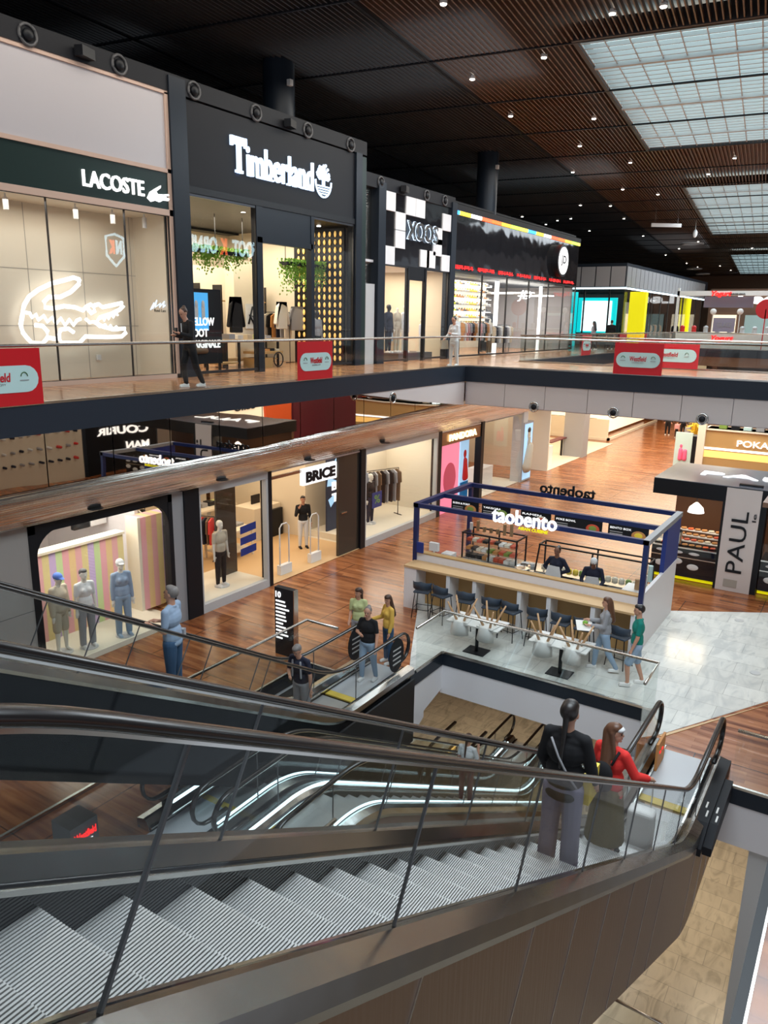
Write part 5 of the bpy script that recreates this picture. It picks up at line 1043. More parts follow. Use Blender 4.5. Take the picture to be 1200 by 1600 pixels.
a3_ = dummy('dummy in a white cap and denim jacket, rightmost of three before the stripes', fit(195, 992, dz), dg(-110), 1.82, female=True, hair='cloth_white', hairstyle='cap', top='cloth_blue', bottom='jeans_light', flare=.01, shoes='jeans_light')
# clothes shop: left window, entrance, right window
def shop_frame(n, y0, y1, zb):
    t = thing('window_%d' % n, None, None, (GX, y0, F0), kind='structure')
    MB().box(GX-.12, y0, F0, GX+.03, y1, zb).box(GX-.12, y0, -2.62, GX+.03, y1, -2.42).box(GX-.12, y0, zb, GX+.03, y0+.06, -2.6).box(GX-.12, y1-.08, zb, GX+.03, y1, -2.6).build('frame', 'grey_light', t)
    MB().box(GX-.05, y0+.06, zb, GX-.04, y1-.08, -2.62).build('pane', 'glass_shop', t)
shop_frame(31, 12.72, 15.22, F0+.22); shop_frame(32, 19.86, 24.62, F0+.22)
for a, b in ((15.22, 15.36), (19.6, 19.86), (24.62, 24.88), (28.25, 28.5)): struct(MB().box(GX-.25, a, F0, GX+.04, b, -2.4), 'trim_24', 'black')
struct(B(-15.2, 12.72, F0+.02, GX-.12, 15.2, F0+.22), 'floor', 'cream'); struct(B(-15.6, 19.86, F0+.02, GX-.12, 24.6, F0+.22), 'floor', 'cream')
struct(B(-15.7, 19.7, F0, -15.6, 24.9, -2.5), 'wall_back', 'cream'); struct(B(-20, 19.6, F0, -15.6, 19.7, -2.5), 'wall_right', 'cream'); struct(B(-20.4, 12.4, F0, -20.3, 19.7, -2.5), 'wall_back', 'cream'); struct(B(-15.7, 24.6, F0, GX-.25, 24.7, -2.5), 'wall_right', 'cream')
def dark_mat(): pass
mat('smoked_panel', (.045, .038, .03), .12)
struct(MB().box(-14.6, 14.45, F0+.22, -14.55, 15.2, -2.62), 'wall_right', 'smoked_panel'); MB().box(GX-.12, 18.5, F0, GX-.04, 19.6, -2.5).build('door_4', 'smoked_panel', kind='structure')
MB().box(GX-.03, 18.62, F0+1.35, GX-.0, 18.9, F0+1.39).build('door_handle', 'chrome', bpy.data.objects['door_4'])
def ad(y0, y1, x, zb, zt_, lab, lines):
    t = thing('advert_panel', lab, 'poster', (x, (y0+y1)/2, zb)); MB().box(x-.06, y0, zb, x, y1, zt_).build('board', 'navy', t)
    hgt = zt_-zb; w2 = y1-y0
    for k in range(9): q = k*.7; MB().prism([(x+.001, y0+w2*.5, zb+hgt*.55), (x+.001, y0+w2*(.5+.5*math.cos(q)), zb+hgt*(.55+.42*math.sin(q))), (x+.001, y0+w2*(.5+.5*math.cos(q+.28)), zb+hgt*(.55+.42*math.sin(q+.28)))], (.003, 0, 0)).build('light_ray', 'poster_blue', t)
    for k, s_ in enumerate(lines): text(s_, 'lettering', 'sign_white', (x+.006, y0+w2*.12, zb+hgt*(.66-k*.15)), Y_, Z_, w2*.72, hgt*.11, .01, t, bold=.04)
    text('SOLDES', 'small_lettering', 'sign_white', (x+.006, y0+w2*.3, zb+hgt*.07), Y_, Z_, w2*.5, hgt*.06, .01, t, bold=.03)
ad(12.78, 13.45, -14.1, F0+.22, -3.0, 'dark blue advert panel with white letters in the window left of the shop entrance', ['BIG', 'BANG', 'THEM'])
ad(20.0, 22.1, -15.0, F0+.22, -2.75, 'dark blue advert panel with white letters in the large window right of the shop entrance', ['BIG', 'BANG', 'THEM'])
def stickers(px, X, n, y, z, lab):
    for k in range(n): MB().prism([(X, y, z-k*.3), (X, y+.6, z-k*.3+.04), (X, y+.6, z-k*.3+.24), (X, y, z-k*.3+.2)], (.006, 0, 0)).build('blue_sticker', 'blue_panel', label=lab, cat='sticker', group=lab)
p = px_x(386, 838, GX-.03); stickers(0, GX-.035, 3, p.y-.25, p.z+.1, 'blue strip sticker on the glass left of the shop entrance')
p = px_x(645, 735, -15.58); stickers(0, -15.59, 3, p.y, p.z, 'blue strip sticker on the white wall of the large window')
p = px_x(582, 782, -14.3); MB().box(p.x-.02, p.y, p.z-.3, p.x, p.y+.6, p.z+.25).build('blue_card', 'blue_panel', label='bright blue card in front of the big advert', cat='card')
text('%', 'lettering', 'leaf', (p.x+.002, p.y+.12, p.z-.15), Y_, Z_, .35, .3, .005, bpy.data.objects['blue_card'])
dummy('white dummy in a cream T-shirt and dark trousers left of the clothes shop entrance', fit(346, 915, F0+.22), dg(-90), 1.82, top='cloth_beige', sleeve='short', bottom='cloth_black', shoes='plastic_white')
dummy('white dummy in a dark shirt and navy trousers in front of the large advert', fit(578, 818, F0+.22), dg(-90), 1.80, top='cloth_black', bottom='cloth_navy', shoes='plastic_white')
rack((-14.6, 22.75, F0+.22), dg(70), 9, ['cloth_grey', 'black', 'cloth_grey', 'trunk', 'black'], 'trouser rail beside the advert in the large window', 1.5, 1.75, 1.2)
t = thing('hanging_shop_sign', 'white box sign with black letters hanging over the shop entrance', 'shop sign', (GX, 17.4, -3))
p = px_x(475, 757, GX); q = px_x(524, 722, GX); MB().box(GX-.15, p.y, -3.1, GX-.02, q.y+.1, -2.62).build('box', 'sign_white', t); text('BRICE', 'lettering', 'black', (GX-.01, p.y+.1, -3.03), Y_, Z_, q.y-p.y-.1, .32, .02, t, bold=.05); MB().box(GX-.15, 15.36, -2.72, GX-.08, 18.5, -2.64).build('support_bar', 'chrome', t)
display_table((-16.2, 16.6, F0+.02), 1.0, 1.2, .9, 'pale table of clothes left of the guard', 4, 'cream', 'cream'); display_table((-18.6, 18.0, F0+.02), 1.0, 2.0, .95, 'pale table deep in the clothes shop', 6, 'cream', 'cream')
t = thing('sales_counter', 'cream sales counter with a black front behind the guard', 'counter', (-17.2, 19, F0)); MB().box(-17.5, 18.2, F0+.02, -16.6, 19.5, F0+1.1).build('body', 'cream', t); MB().box(-16.6, 18.6, F0+.02, -16.5, 19.5, F0+.95).build('front', 'black', t)
MB().box(-17.2, 18.7, F0+1.1, -17.15, 19.1, F0+1.4).build('till_screen', 'black', label='black till screen on the cream sales counter', cat='screen')
t = thing('shelf_cabinet', 'cream open cabinet of folded clothes inside the window left of the entrance', 'cabinet', (-16.6, 14.2, F0)); MB().box(-17, 13.2, F0+.02, -16.2, 15.2, F0+.08).box(-17, 13.2, F0+.5, -16.2, 15.2, F0+.55).box(-17, 13.2, F0+1.0, -16.2, 15.2, F0+1.05).box(-17, 13.2, F0+.02, -16.2, 13.25, F0+1.0).box(-17, 15.15, F0+.02, -16.2, 15.2, F0+1.0).box(-17, 14.2, F0+.02, -16.2, 14.25, F0+1.0).build('body', 'cream', t)
for k in range(7): MB().box(-16.95, 13.3+k*.27, F0+1.05, -16.4, 13.5+k*.27, F0+1.12+.02*(k % 3)).build('folded_clothes', ['rose_cloth', 'cloth_beige', 'cloth_white', 'red', 'trunk', 'cloth_grey', 'cloth_white'][k], label='folded garment on top of the cream cabinet', cat='clothes', group='folded garments on the cream cabinet')
for k in range(5): MB().box(-16.9, 13.3+k*.38, F0+.55, -16.3, 13.55+k*.38, F0+.66).build('folded_clothes', ['cloth_navy', 'cloth_beige', 'cloth_grey', 'red', 'cloth_white'][k], label='folded garment inside the cream cabinet', cat='clothes', group='folded garments inside the cream cabinet')
rack((-18.3, 14.2, F0+.02), dg(90), 12, ['cloth_navy', 'cloth_grey', 'cloth_white', 'black'], 'rail of shirts deep behind the left window', 2, 1.5); rack((-16.6, 15.9, F0+.02), dg(20), 7, ['red', 'cloth_navy', 'trunk'], 'short rail of red and navy garments by the entrance', .8, 1.35)
for k, yy in enumerate((16.3, 17.7)):
    mb = MB(); mb.tube([(-13.75, yy-.2, F0+.02), (-13.75, yy-.2, F0+1.4), (-13.75, yy-.1, F0+1.5), (-13.75, yy+.1, F0+1.5), (-13.75, yy+.2, F0+1.4), (-13.75, yy+.2, F0+.02)], .022, 6).box(-13.82, yy-.25, F0, -13.68, yy+.25, F0+.3); mb.build('security_gate', 'plastic_white', label='pale security gate in the shop entrance, %s one' % ('left' if k == 0 else 'right'), cat='security gate')
for (a, b) in [(13.2, -14.2), (14.2, -14.2), (16, -14.5), (17.6, -14.6), (20.4, -14), (21.8, -14), (23.4, -14), (16.6, -17), (18.4, -17), (9, -14), (10.2, -14), (11.3, -14)]:
    MB().cyl((b, a, -2.53), .07, .035, 12).build('ceiling_spot', 'lit_spot', label='round ceiling spot in the lower shops', cat='light', group='round ceiling spots in the lower shops')
# jewellery shop with the pink poster
t = thing('jewellery_shop_front', 'bronze shop header with warm lit letters over a pink poster', 'shop front', (GX, 26.5, F0))
MB().box(GX-.1, 24.9, -3.0, GX+.0, 28.2, -2.52).build('header', 'brushed_bronze', t); text('PANDORA', 'lettering', 'lit_warm', (GX+.02, 25.45, -2.88), Y_, Z_, 2.3, .26, .04, t, bold=.03)
MB().box(GX-.12, 24.95, F0, GX-.06, 26.5, -3.0).build('pink_poster', 'poster_pink', t)
MB().prism([(GX-.055, 25.75+.5*math.cos(q*math.pi/12), F0+1.3+.62*math.sin(q*math.pi/12)) for q in range(24)], (.006, 0, 0)).build('poster_circle', 'pink', t)
MB().box(GX-.5, 27.35, F0, GX-.44, 28.1, -3.1).build('portrait_poster', 'poster_blue', t); MB().cap((GX-.43, 27.75, F0+1.0), (GX-.43, 27.75, F0+1.7), .16, .10).ell((GX-.43, 27.75, F0+1.95), (.03, .12, .17)).build('portrait', 'red', t); MB().box(GX-.43, 27.4, F0, GX-.42, 28.1, F0+.8).build('poster_base', 'door_blue', t)
struct(B(-17, 24.9, F0, -16.9, 33, -2.5), 'wall_back', 'white_wall')
w_ = thing('window_33', None, None, (GX, 30, F0), kind='structure'); MB().box(GX-.03, 28.5, F0, GX-.02, 32.6, -2.45).build('pane', 'glass_shop', w_)
MB().box(-14.6, 29.6, F0, -14.0, 30.9, F0+1.0).build('display_counter', 'plastic_white', label='white counter behind the glass right of the jewellery shop', cat='counter'); MB().box(-15.6, 30.6, F0+1.0, -15.5, 31.4, F0+2.4).build('lit_screen', 'screen_white', label='bright screen behind the glass right of the jewellery shop', cat='screen')
struct(MB().box(GX-.5, 32.6, F0, GX+.02, 33.1, -1.3), 'trim_25', 'grey_light')
p = px_x(815, 740, GX+.06); q = px_x(834, 664, GX+.06); t = thing('light_box_poster', 'tall backlit fashion portrait on the end wall past the jewellery shop', 'poster', (GX, p.y, F0))
MB().box(GX-.3, p.y, F0+.02, GX+.05, q.y, -2.9).build('frame', 'grey', t); MB().box(GX+.05, p.y+.08, F0+.1, GX+.06, q.y-.08, -2.98).build('picture', 'poster_blue', t)
my = (p.y+q.y)/2; MB().cap((GX+.062, my-.2, F0+.7), (GX+.062, my+.1, F0+1.6), .30, .22).cap((GX+.062, my, F0+1.7), (GX+.062, my+.05, F0+2.0), .1, .09).ell((GX+.062, my+.06, F0+2.15), (.03, .17, .24)).build('portrait', 'cloth_beige', t); MB().ell((GX+.066, my+.06, F0+2.36), (.03, .18, .14)).build('portrait_hair', 'hair_dark', t)
# cream shop beyond
ya = px_x(843, 700, GX).y; yb_ = px_z(888, 713, F0).y
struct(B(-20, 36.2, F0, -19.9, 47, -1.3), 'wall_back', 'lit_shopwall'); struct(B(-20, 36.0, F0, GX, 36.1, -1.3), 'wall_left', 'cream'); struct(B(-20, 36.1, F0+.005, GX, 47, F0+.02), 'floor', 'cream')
struct(MB().box(GX-1.0, yb_, F0, GX+.1, yb_+.9, -1.3), 'trim_26', 'grey')
MB().box(-14.4, 37.3, F0, -13.9, 38.0, F0+1.0).build('white_bin', 'plastic_white', label='white pedestal just behind the tall fashion portrait', cat='pedestal')
t = thing('dark_table', 'thin legged dark table in the cream shop opening', 'table', (-14.2, 39.7, F0)); MB().box(-14.6, 38.6, F0+1.0, -14.2, 40.9, F0+1.05).build('tabletop', 'dark_maroon', t); [MB().box(-14.5, yy, F0, -14.4, yy+.08, F0+1.0).build('leg', 'black', t) for yy in (38.6, 40.8)]
mb = [MB().ell((-14.6+.3*math.cos(k*1.3), 37.4+k*.28, -1.75+.15*math.sin(k*2.1)), (.09, .09, .09), n=8, m=6).build('red_bauble', 'lit_red', label='small red glass lamp hanging in front of the cream shop', cat='lamp', group='red glass lamps of the cream shop') for k in range(9)]
p = px_z(900, 684, F0); q = px_z(958, 686, F0); r_ = px_z(1000, 662, F0)
t = thing('curved_cream_shop', 'cream shop front with a bright window at the back left of the lower hall', 'shop front', (p.x, p.y, F0))
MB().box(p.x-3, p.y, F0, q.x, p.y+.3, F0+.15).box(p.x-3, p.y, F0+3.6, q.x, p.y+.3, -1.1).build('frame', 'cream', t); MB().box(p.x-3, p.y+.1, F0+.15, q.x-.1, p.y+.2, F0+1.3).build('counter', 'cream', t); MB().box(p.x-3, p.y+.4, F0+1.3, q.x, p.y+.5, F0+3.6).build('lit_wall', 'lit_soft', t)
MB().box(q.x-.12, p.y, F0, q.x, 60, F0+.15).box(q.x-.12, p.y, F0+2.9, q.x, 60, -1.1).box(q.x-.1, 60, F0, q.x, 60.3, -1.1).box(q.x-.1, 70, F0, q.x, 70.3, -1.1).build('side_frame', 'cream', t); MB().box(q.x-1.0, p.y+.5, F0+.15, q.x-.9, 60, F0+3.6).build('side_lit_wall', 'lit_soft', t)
for k in range(3): struct(MB().box(-14, 62+k*9, F0, -13.6, 66+k*9, -1.1), 'wall_left', ['wall_brown', 'cream', 'wall_brown'][k])
# opposite shops (behind and below the photographer's side; the mirrored panels show them)
OX = 4.2
for (a, b, m_, lb) in [(14, 17, 'lit_soft', 'warm lit bay'), (17, 21.6, 'cream', 'pale bay full of trainers'), (21.8, 25.8, 'black_soft', 'black sign bay'), (25.9, 28.2, 'taupe', 'taupe bay'), (28.3, 33.8, 'lit_soft', 'bright cream bay'), (34, 36.4, 'orange', 'orange bay'), (36.6, 44, 'dark_maroon', 'dark red bay'), (44.2, 47.5, 'orange', 'second orange bay'), (47.7, 52, 'navy', 'navy bay'), (52.2, 58, 'lit_soft', 'far cream bay')]:
    MB().box(OX, a, F0, OX+.3, b, -2.41).build('opposite_shop_bay', m_, label=lb+' in the row of shops opposite, seen in the mirrored panels', cat='shop front')
struct(B(OX-.2, 6, -2.4, OX+.4, 60, -.5), 'wall_right', 'wall_brown'); struct(B(-1.0, 10, -.56, OX, 24, -.5), 'ceiling', 'wall_brown')
t = thing('opposite_shop_sign', 'white COURIR MAN lettering on the black bay opposite', 'shop sign', (OX, 24, -4)); text('COURIR', 'lettering', 'lit_white', (OX-.02, 25.3, -3.95), (0, -1, 0), Z_, 2.9, .36, .03, t, bold=.03); text('MAN', 'lettering', 'lit_white', (OX-.02, 25.3, -4.65), (0, -1, 0), Z_, 1.3, .36, .03, t, bold=.03)
t = thing('opposite_shop_sign', 'dark celio lettering on the bright cream bay opposite', 'shop sign', (OX, 31, -4)); text('celio', 'lettering', 'black', (OX-.02, 33.2, -3.6), (0, -1, 0), Z_, 1.8, .5, .03, t, bold=.03)
t = thing('opposite_shop_sign', 'white lettering on the dark red bay opposite', 'shop sign', (OX, 42, -4)); text('celio', 'lettering', 'lit_white', (OX-.02, 42.6, -3.5), (0, -1, 0), Z_, 2.2, .5, .03, t, bold=.03)
for k in range(3):
    for j in range(10): o = shoe((OX-.05, 17.4+j*.42, F0+.9+k*.6), dg(90), random.choice(['cloth_white', 'red', 'cloth_navy', 'cloth_grey']), 'trainers of the shop opposite', 'trainer on the wall of the pale bay opposite', 1.6)
t = thing('opposite_upper_sign', 'glowing FOOT KORNER letters on the opposite upper side, mirrored in the shop glass', 'shop sign', (4, 35, 5)); MB().box(4.1, 24, 4.0, 4.2, 39.5, 6.6).build('board', 'black_soft', t)
text('FOOT', 'lettering', 'reflected_sign', (4.05, 38.6, 5.1), (0, -1, 0), Z_, 2.2, .95, .05, t, bold=.03); text('K', 'lettering', 'reflected_red', (4.05, 35.9, 5.1), (0, -1, 0), Z_, .6, .95, .05, t, bold=.03); text('ORNER', 'lettering', 'reflected_sign', (4.05, 35.1, 5.1), (0, -1, 0), Z_, 2.8, .95, .05, t, bold=.03)
sh = [(0, 0), (.5, .12), (1, 0), (1, -.8), (.5, -1.25), (0, -.8)]; mb = MB().tube([(4.05, 28.3-a*1.1, 5.4+b*1.15) for a, b in sh], .07, 6, closed=True); mb.build('shield_outline', 'reflected_sign', t); text('N', 'lettering', 'reflected_sign', (4.05, 28.15, 4.55), (0, -1, 0), Z_, .36, .7, .05, t, bold=.05); text('K', 'lettering', 'reflected_red', (4.05, 27.7, 4.55), (0, -1, 0), Z_, .36, .7, .05, t, bold=.05)
struct(MB().box(OX, 6, -.5, OX+.4, 44, 7), 'wall_right', 'black_soft')
# dummies in the upper shops
for i, (xx, yy, mm, tp, bt, lb) in enumerate([(-16.2, 25.5, 'mannequin_dark', 'cloth_navy', 'cloth_navy', 'dark dummy in a navy suit, leftmost in the chequered shop'), (-16.2, 26.1, 'mannequin_white', 'cloth_beige', 'cloth_beige', 'headless-looking dummy in beige, second in the chequered shop'), (-16.2, 26.7, 'mannequin_white', 'cloth_white', 'cloth_white', 'dummy in white, third in the chequered shop'), (-15.9, 27.5, 'mannequin_white', 'cloth_white', None, 'short white dummy bust, rightmost in the chequered shop')]):
    dummy(lb, (xx, yy, .28), dg(-90), 1.82 if i < 3 else 1.3, mm, top=tp, bottom=bt, shoes='plastic_white' if i < 3 else None, head_on=(i not in (1,)), vox=.02)
dummy('dark clothed dummy with a grey jacket behind the right pane of the tree-emblem shop', (-16.1, 20.9, 0), dg(-90), 1.8, 'mannequin_dark', top='cloth_grey', bottom='cloth_black', shoes='plastic_white', vox=.02)
dummy('pale dummy in a white coat behind the glass of the rainbow-edged shop', (-15.9, 30.6, 0), dg(-90), 1.8, 'mannequin_white', top='cloth_white', bottom='cloth_grey', shoes='plastic_white', vox=.02, long_top=.1, head_on=False)
dummy('pale dummy in a beige jacket behind the glass of the rainbow-edged shop', (-15.9, 33.9, 0), dg(-90), 1.75, 'mannequin_white', top='cloth_beige', bottom='trunk', shoes='plastic_white', vox=.02, head_on=False)
# directory post
t = thing('directory_post', 'tall black directory post with white lists near the far escalator', 'sign', (-10.15, 12.05, F0)); MB().box(-10.42, 12.0, F0, -9.9, 12.14, -4.1).build('post', 'black_soft', t)
MB().box(-9.9, 12.0, F0, -9.88, 12.14, -4.1).build('edge', 'chrome', t)
text('10', 'lettering', 'sign_white', (-10.38, 11.99, -4.32), X_, Z_, .15, .14, .01, t, bold=.03)
random.seed(11)
for k in range(11): MB().box(-10.38, 11.985, -4.42-k*.085, -10.38+random.uniform(.15, .38), 12.0, -4.385-k*.085).build('list_line', 'sign_white', t)
# ------------------------------------------------------------------ food kiosk with the blue frame
KX0, KX1, KY0, KY1, KT = -9.58, -3.80, 16.6, 19.7, -3.0
t = thing('food_kiosk', 'open food kiosk with a dark blue frame, white front wall and long wooden bar', 'kiosk', (-6.7, 18, F0)); kiosk = t
b_ = .11
for (x, y, nm) in [(KX0, KY0, 0), (KX1, KY0, 1), (KX0, KY1, 2)]: MB().box(x-b_/2, y-b_/2, F0, x+b_/2, y+b_/2, KT-b_).build('post', 'blue_frame', t)
MB().box(KX1-.05, 18.35, F0, KX1+.05, KY1+.05, KT-b_).build('blue_end_panel', 'blue_panel', t)
for y in (KY0, 18.0, KY1): MB().box(KX0-.06, y-.055, KT-b_, KX1+.06, y+.055, KT).build('long_beam', 'blue_frame', t)
for x in (KX0, KX1): MB().box(x-.07, KY0-.055, KT-b_, x+.07, KY1+.055, KT+.005).build('cross_beam', 'blue_frame' if x == KX0 else 'grey', t)
MB().box(KX0+.05, KY0-.02, F0, KX1-.05, KY0+.08, -4.32).build('front_wall', 'white_wall', t); MB().box(KX0+.05, KY0-.03, -4.32, KX1-.05, KY0+.16, -4.29).build('wall_cap', 'desk_wood', t)
MB().box(KX0-.0, 16.02, -4.56, KX1+.02, KY0-.02, -4.51).build('bar_top', 'pale_wood', t); MB().box(KX0+.06, KY0-.05, F0+.02, KX1-.06, KY0-.02, -4.56).build('back_board', 'desk_wood', t)
for a in (649, 701, 742, 812, 858, 927, 990): x = px_y(a, 905+(a-649)*.18, 16.1).x; MB().box(x-.05 if a > 660 else KX0, 16.05, F0, x+.05, KY0-.05, -4.56).build('bar_support', 'white', t)
MB().box(KX1-.02, 16.62, F0, KX1+.06, KY1, -4.22).build('end_wall', 'white_wall', t)
MB().box(-7.9, 16.9, -4.50, KX1-.2, 17.2, -4.46).build('inner_counter', 'pale_wood', t); MB().box(KX0+.3, 18.42, F0, KX1-.3, 19.1, -4.85).build('work_counter', 'plastic_white', t); MB().box(KX0+.3, 18.38, -4.85, KX1-.3, 19.15, -4.832).build('work_top', 'chrome', t)
p = px_y(769, 815, 16.5); q = px_y(869, 790, 16.5)
text('taobento', 'lettering', 'lit_white', (p.x, 16.5, KT-.12), X_, Z_, 1.62, .36, .05, t, bold=.012); text('ASIAN CUISINE', 'small_lettering', 'lit_yellow', (-6.75, 16.5, KT-.22), X_, Z_, .74, .075, .02, t, bold=.02)
text('taobento', 'rear_lettering', 'black', (-5.98, 19.78, KT-.02), (-1, 0, 0), Z_, 1.55, .30, .05, t, bold=.02)
for i, (a, b) in enumerate([(-9.3, -8.5), (-8.4, -7.6), (-7.3, -6.5), (-6.4, -5.2), (-5.05, -4.1)]):
    m_ = MB().box(a, 17.97, -3.5, b, 18.0, -3.12).build('menu_board', 'black', t)
    text(['SUSHI & POKE', 'YAKISOBA', 'RAMEN', 'POKE BOWL', 'BENTO BOX'][i], 'menu_lettering', 'sign_white', (a+.05, 17.96, -3.22), X_, Z_, .5, .05, .005, m_)
    for k in range(3): MB().box(a+.05, 17.96, -3.30-k*.05, a+.35, 17.968, -3.285-k*.05).build('menu_line', 'grey_light', m_)
    c = Vector((b-.22, 17.955, -3.32)); MB().ell(c, (.17, .012, .12)).build('dish_picture', ['bread', 'salad', 'cream', 'tomato', 'bread'][i], m_)
    MB().ell(c+Vector((0, -.008, .01)), (.10, .012, .07)).build('dish_filling', ['salad', 'cream', 'tomato', 'salad', 'yellow'][i], m_)
def case(x0, x1, y0, y1, z0, z1, lab, slope=0):
    t = thing('display_case', lab, 'display case', ((x0+x1)/2, (y0+y1)/2, z0)); mb = MB(); f = .018
    for x in (x0, (x0+x1)/2, x1):
        mb.prism([(x-f, y0, z0), (x-f, y0+2*f, z0), (x-f, y0+slope+2*f, z1), (x-f, y0+slope, z1)], (2*f, 0, 0)).box(x-f, y1-f, z0, x+f, y1+f, z1)
    mb.box(x0-f, y0+slope-f, z1-f, x1+f, y0+slope+f*2, z1+f).box(x0-f, y1-f, z1-f, x1+f, y1+f, z1+f).box(x0-f, y0+slope, z1-f, x0+f, y1, z1+f).box(x1-f, y0+slope, z1-f, x1+f, y1, z1+f).build('frame', 'black', t)
    MB().prism([(x0, y0, z0), (x1, y0, z0), (x1, y0+slope, z1), (x0, y0+slope, z1)], (0, .008, 0)).build('front_glass', 'glass_shop', t); MB().box(x0, y0, z0, x1, y1, z0+.02).build('base', 'chrome', t); return t
case(-9.15, -7.55, 18.42, 19.1, -4.83, -4.12, 'black framed glass cabinet of packed meals at the left of the kiosk'); case(-7.0, -4.15, 18.42, 19.12, -4.83, -4.15, 'long sloping glass counter of dishes at the right of the kiosk', .25)
for z in (-4.62, -4.38): MB().box(-9.12, 18.45, z, -7.58, 19.05, z+.012).build('shelf', 'glass', bpy.data.objects['display_case'])
random.seed(5)
for z in (-4.81, -4.605, -4.365):
    for k in range(9): MB().box(-9.08+k*.165, 18.47+random.uniform(0, .1), z, -8.95+k*.165, 18.75, z+.07).build('meal_box', random.choice(['salad', 'tomato', 'cream', 'plastic_white', 'bread', 'black']), label='packed meal box in the black framed cabinet', cat='meal box', group='meal boxes in the black framed cabinet')
for k in range(16): x = -6.9+k*.172; MB().cyl((x, 18.85, -4.81), .075, .06, 12, .08).ell((x, 18.85, -4.745), (.066, .066, .03), n=8, m=5).build('dish', random.choice(['salad', 'tomato', 'cream', 'salad', 'yellow']), label='dish of food in the long sloping glass counter', cat='dish', group='dishes in the long glass counter')
for k in range(7): MB().cyl((-9.05+k*.2, 18.75, -4.10), .045, [.2, .28, .14, .14, .14, .30, .34][k], 12).build('cup_stack', ['plastic_white', 'cardboard', 'cardboard', 'cardboard', 'cardboard', 'cardboard', 'cardboard'][k], label='stack of cups on the black framed cabinet', cat='cup', group='cup stacks on the black framed cabinet')
for k in range(6): MB().cyl((-7.45+k*.05, 18.55+.2*(k % 2), -4.83), .12-.01*k, .05+.02*(k % 3), 12).build('bowl', random.choice(['chrome', 'grey_light', 'black']), label='metal bowl between the two glass counters', cat='bowl', group='metal bowls between the glass counters')
MB().cyl((-7.1, 17.8, -4.83), .19, .24, 20).tube([(-7.1+.19*math.cos(q*math.pi/10), 17.8+.19*math.sin(q*math.pi/10), -4.59) for q in range(20)], .012, 6, closed=True).build('cooking_pot', 'chrome', label='large steel cooking pot behind the bar left of the standing worker', cat='pot')
MB().box(-9.38, 16.95, -4.32, -9.12, 17.05, -4.1).box(-9.27, 16.98, -4.5, -9.23, 17.02, -4.3).build('card_stand', 'plastic_white', label='white framed card on a stand at the left end of the kiosk', cat='card stand')
MB().box(-9.2, 17.3, -4.85, -8.9, 17.6, -4.45).build('white_dispenser', 'plastic_white', label='white dispenser at the left end of the kiosk', cat='dispenser'); MB().box(-9.3, 17.3, F0, -6.85, 18.0, -4.85).build('side_counter', 'plastic_white', label='white side counter at the left end inside the kiosk', cat='counter')
for k in range(5): MB().box(-8.8+.22*(k % 3), 17.35, -4.85+.13*(k//3), -8.6+.22*(k % 3), 17.6, -4.73+.13*(k//3)).build('cardboard_box', 'cardboard', label='small brown box stacked beside the white dispenser', cat='box', group='brown boxes in the kiosk')
MB().box(-9.5, 16.5, -4.28, -9.3, 16.53, -4.0).build('blue_card', 'blue_panel', label='small blue card on the left post of the kiosk', cat='card')
for k in range(4): MB().cyl((-4.15+.1*(k % 2), 17.6+k*.25, -4.5), .06, .25+.05*k, 12).build('cup_stack', ['cardboard', 'plastic_white', 'cardboard', 'pale_mint'][k], label='tall stack of cups by the right end wall of the kiosk', cat='cup', group='cup stacks by the kiosk end wall')
MB().box(-4.45, 17.4, F0, -3.95, 18.0, -4.5).build('side_counter', 'plastic_white', label='short white counter by the right end wall of the kiosk', cat='counter')
# bar stools
st = thing('bar_stool', 'x', 'stool', (0, 0, 0)); sz = .70
b = MB().box(-.2, -.19, sz-.04, .2, .19, sz); o = b.build('seat', 'chair_navy', st); md_ = o.modifiers.new('b', 'BEVEL'); md_.width = .04; md_.segments = 3
vs = []; fs = []
for i in range(9):
    a = math.pi*(1.08+.84*i/8); cx_, sy_ = .225*math.cos(a), .20*math.sin(a)
    for (rr, zz_) in ((1, sz+.06), (1.04, sz+.28), (1.12, sz+.28), (1.08, sz+.06)): vs.append((cx_*rr, sy_*rr, zz_-abs(cx_)*.25*(zz_ > sz+.2)))
for i in range(8):
    for k in range(4): fs.append((i*4+k, (i+1)*4+k, (i+1)*4+(k+1) % 4, i*4+(k+1) % 4))
fs += [(0, 1, 2, 3), (35, 34, 33, 32)]; MB().add(vs, fs, True).build('backrest', 'chair_navy', st)
for a in (-1, 1):
    for c in (-1, 1): MB().tube([(a*.16, c*.14, sz-.02), (a*.22, c*.20, 0)], .011, 6).build('leg', 'black', st)
MB().tube([(-.205, -.185, .24), (.205, -.185, .24), (.205, .185, .24), (-.205, .185, .24)], .009, 6, closed=True).build('footrest', 'black', st)
ords = ['first', 'second', 'third', 'fourth', 'fifth', 'sixth', 'seventh', 'eighth', 'ninth']
for i, (a, b) in enumerate([(658, 905), (688, 912), (726, 920), (766, 930), (797, 938), (838, 946), (876, 954), (912, 964), (970, 975)]):
    o = st if i == 0 else dup(st); o.location = (px_y(a, b+4, 15.62).x, 15.72, F0+.007); o.rotation_euler = (0, 0, dg(random.uniform(-14, 14)))
    o['label'] = 'navy bar stool at the kiosk bar, %s from the left' % ords[i]; o['group'] = 'bar stools along the kiosk bar'
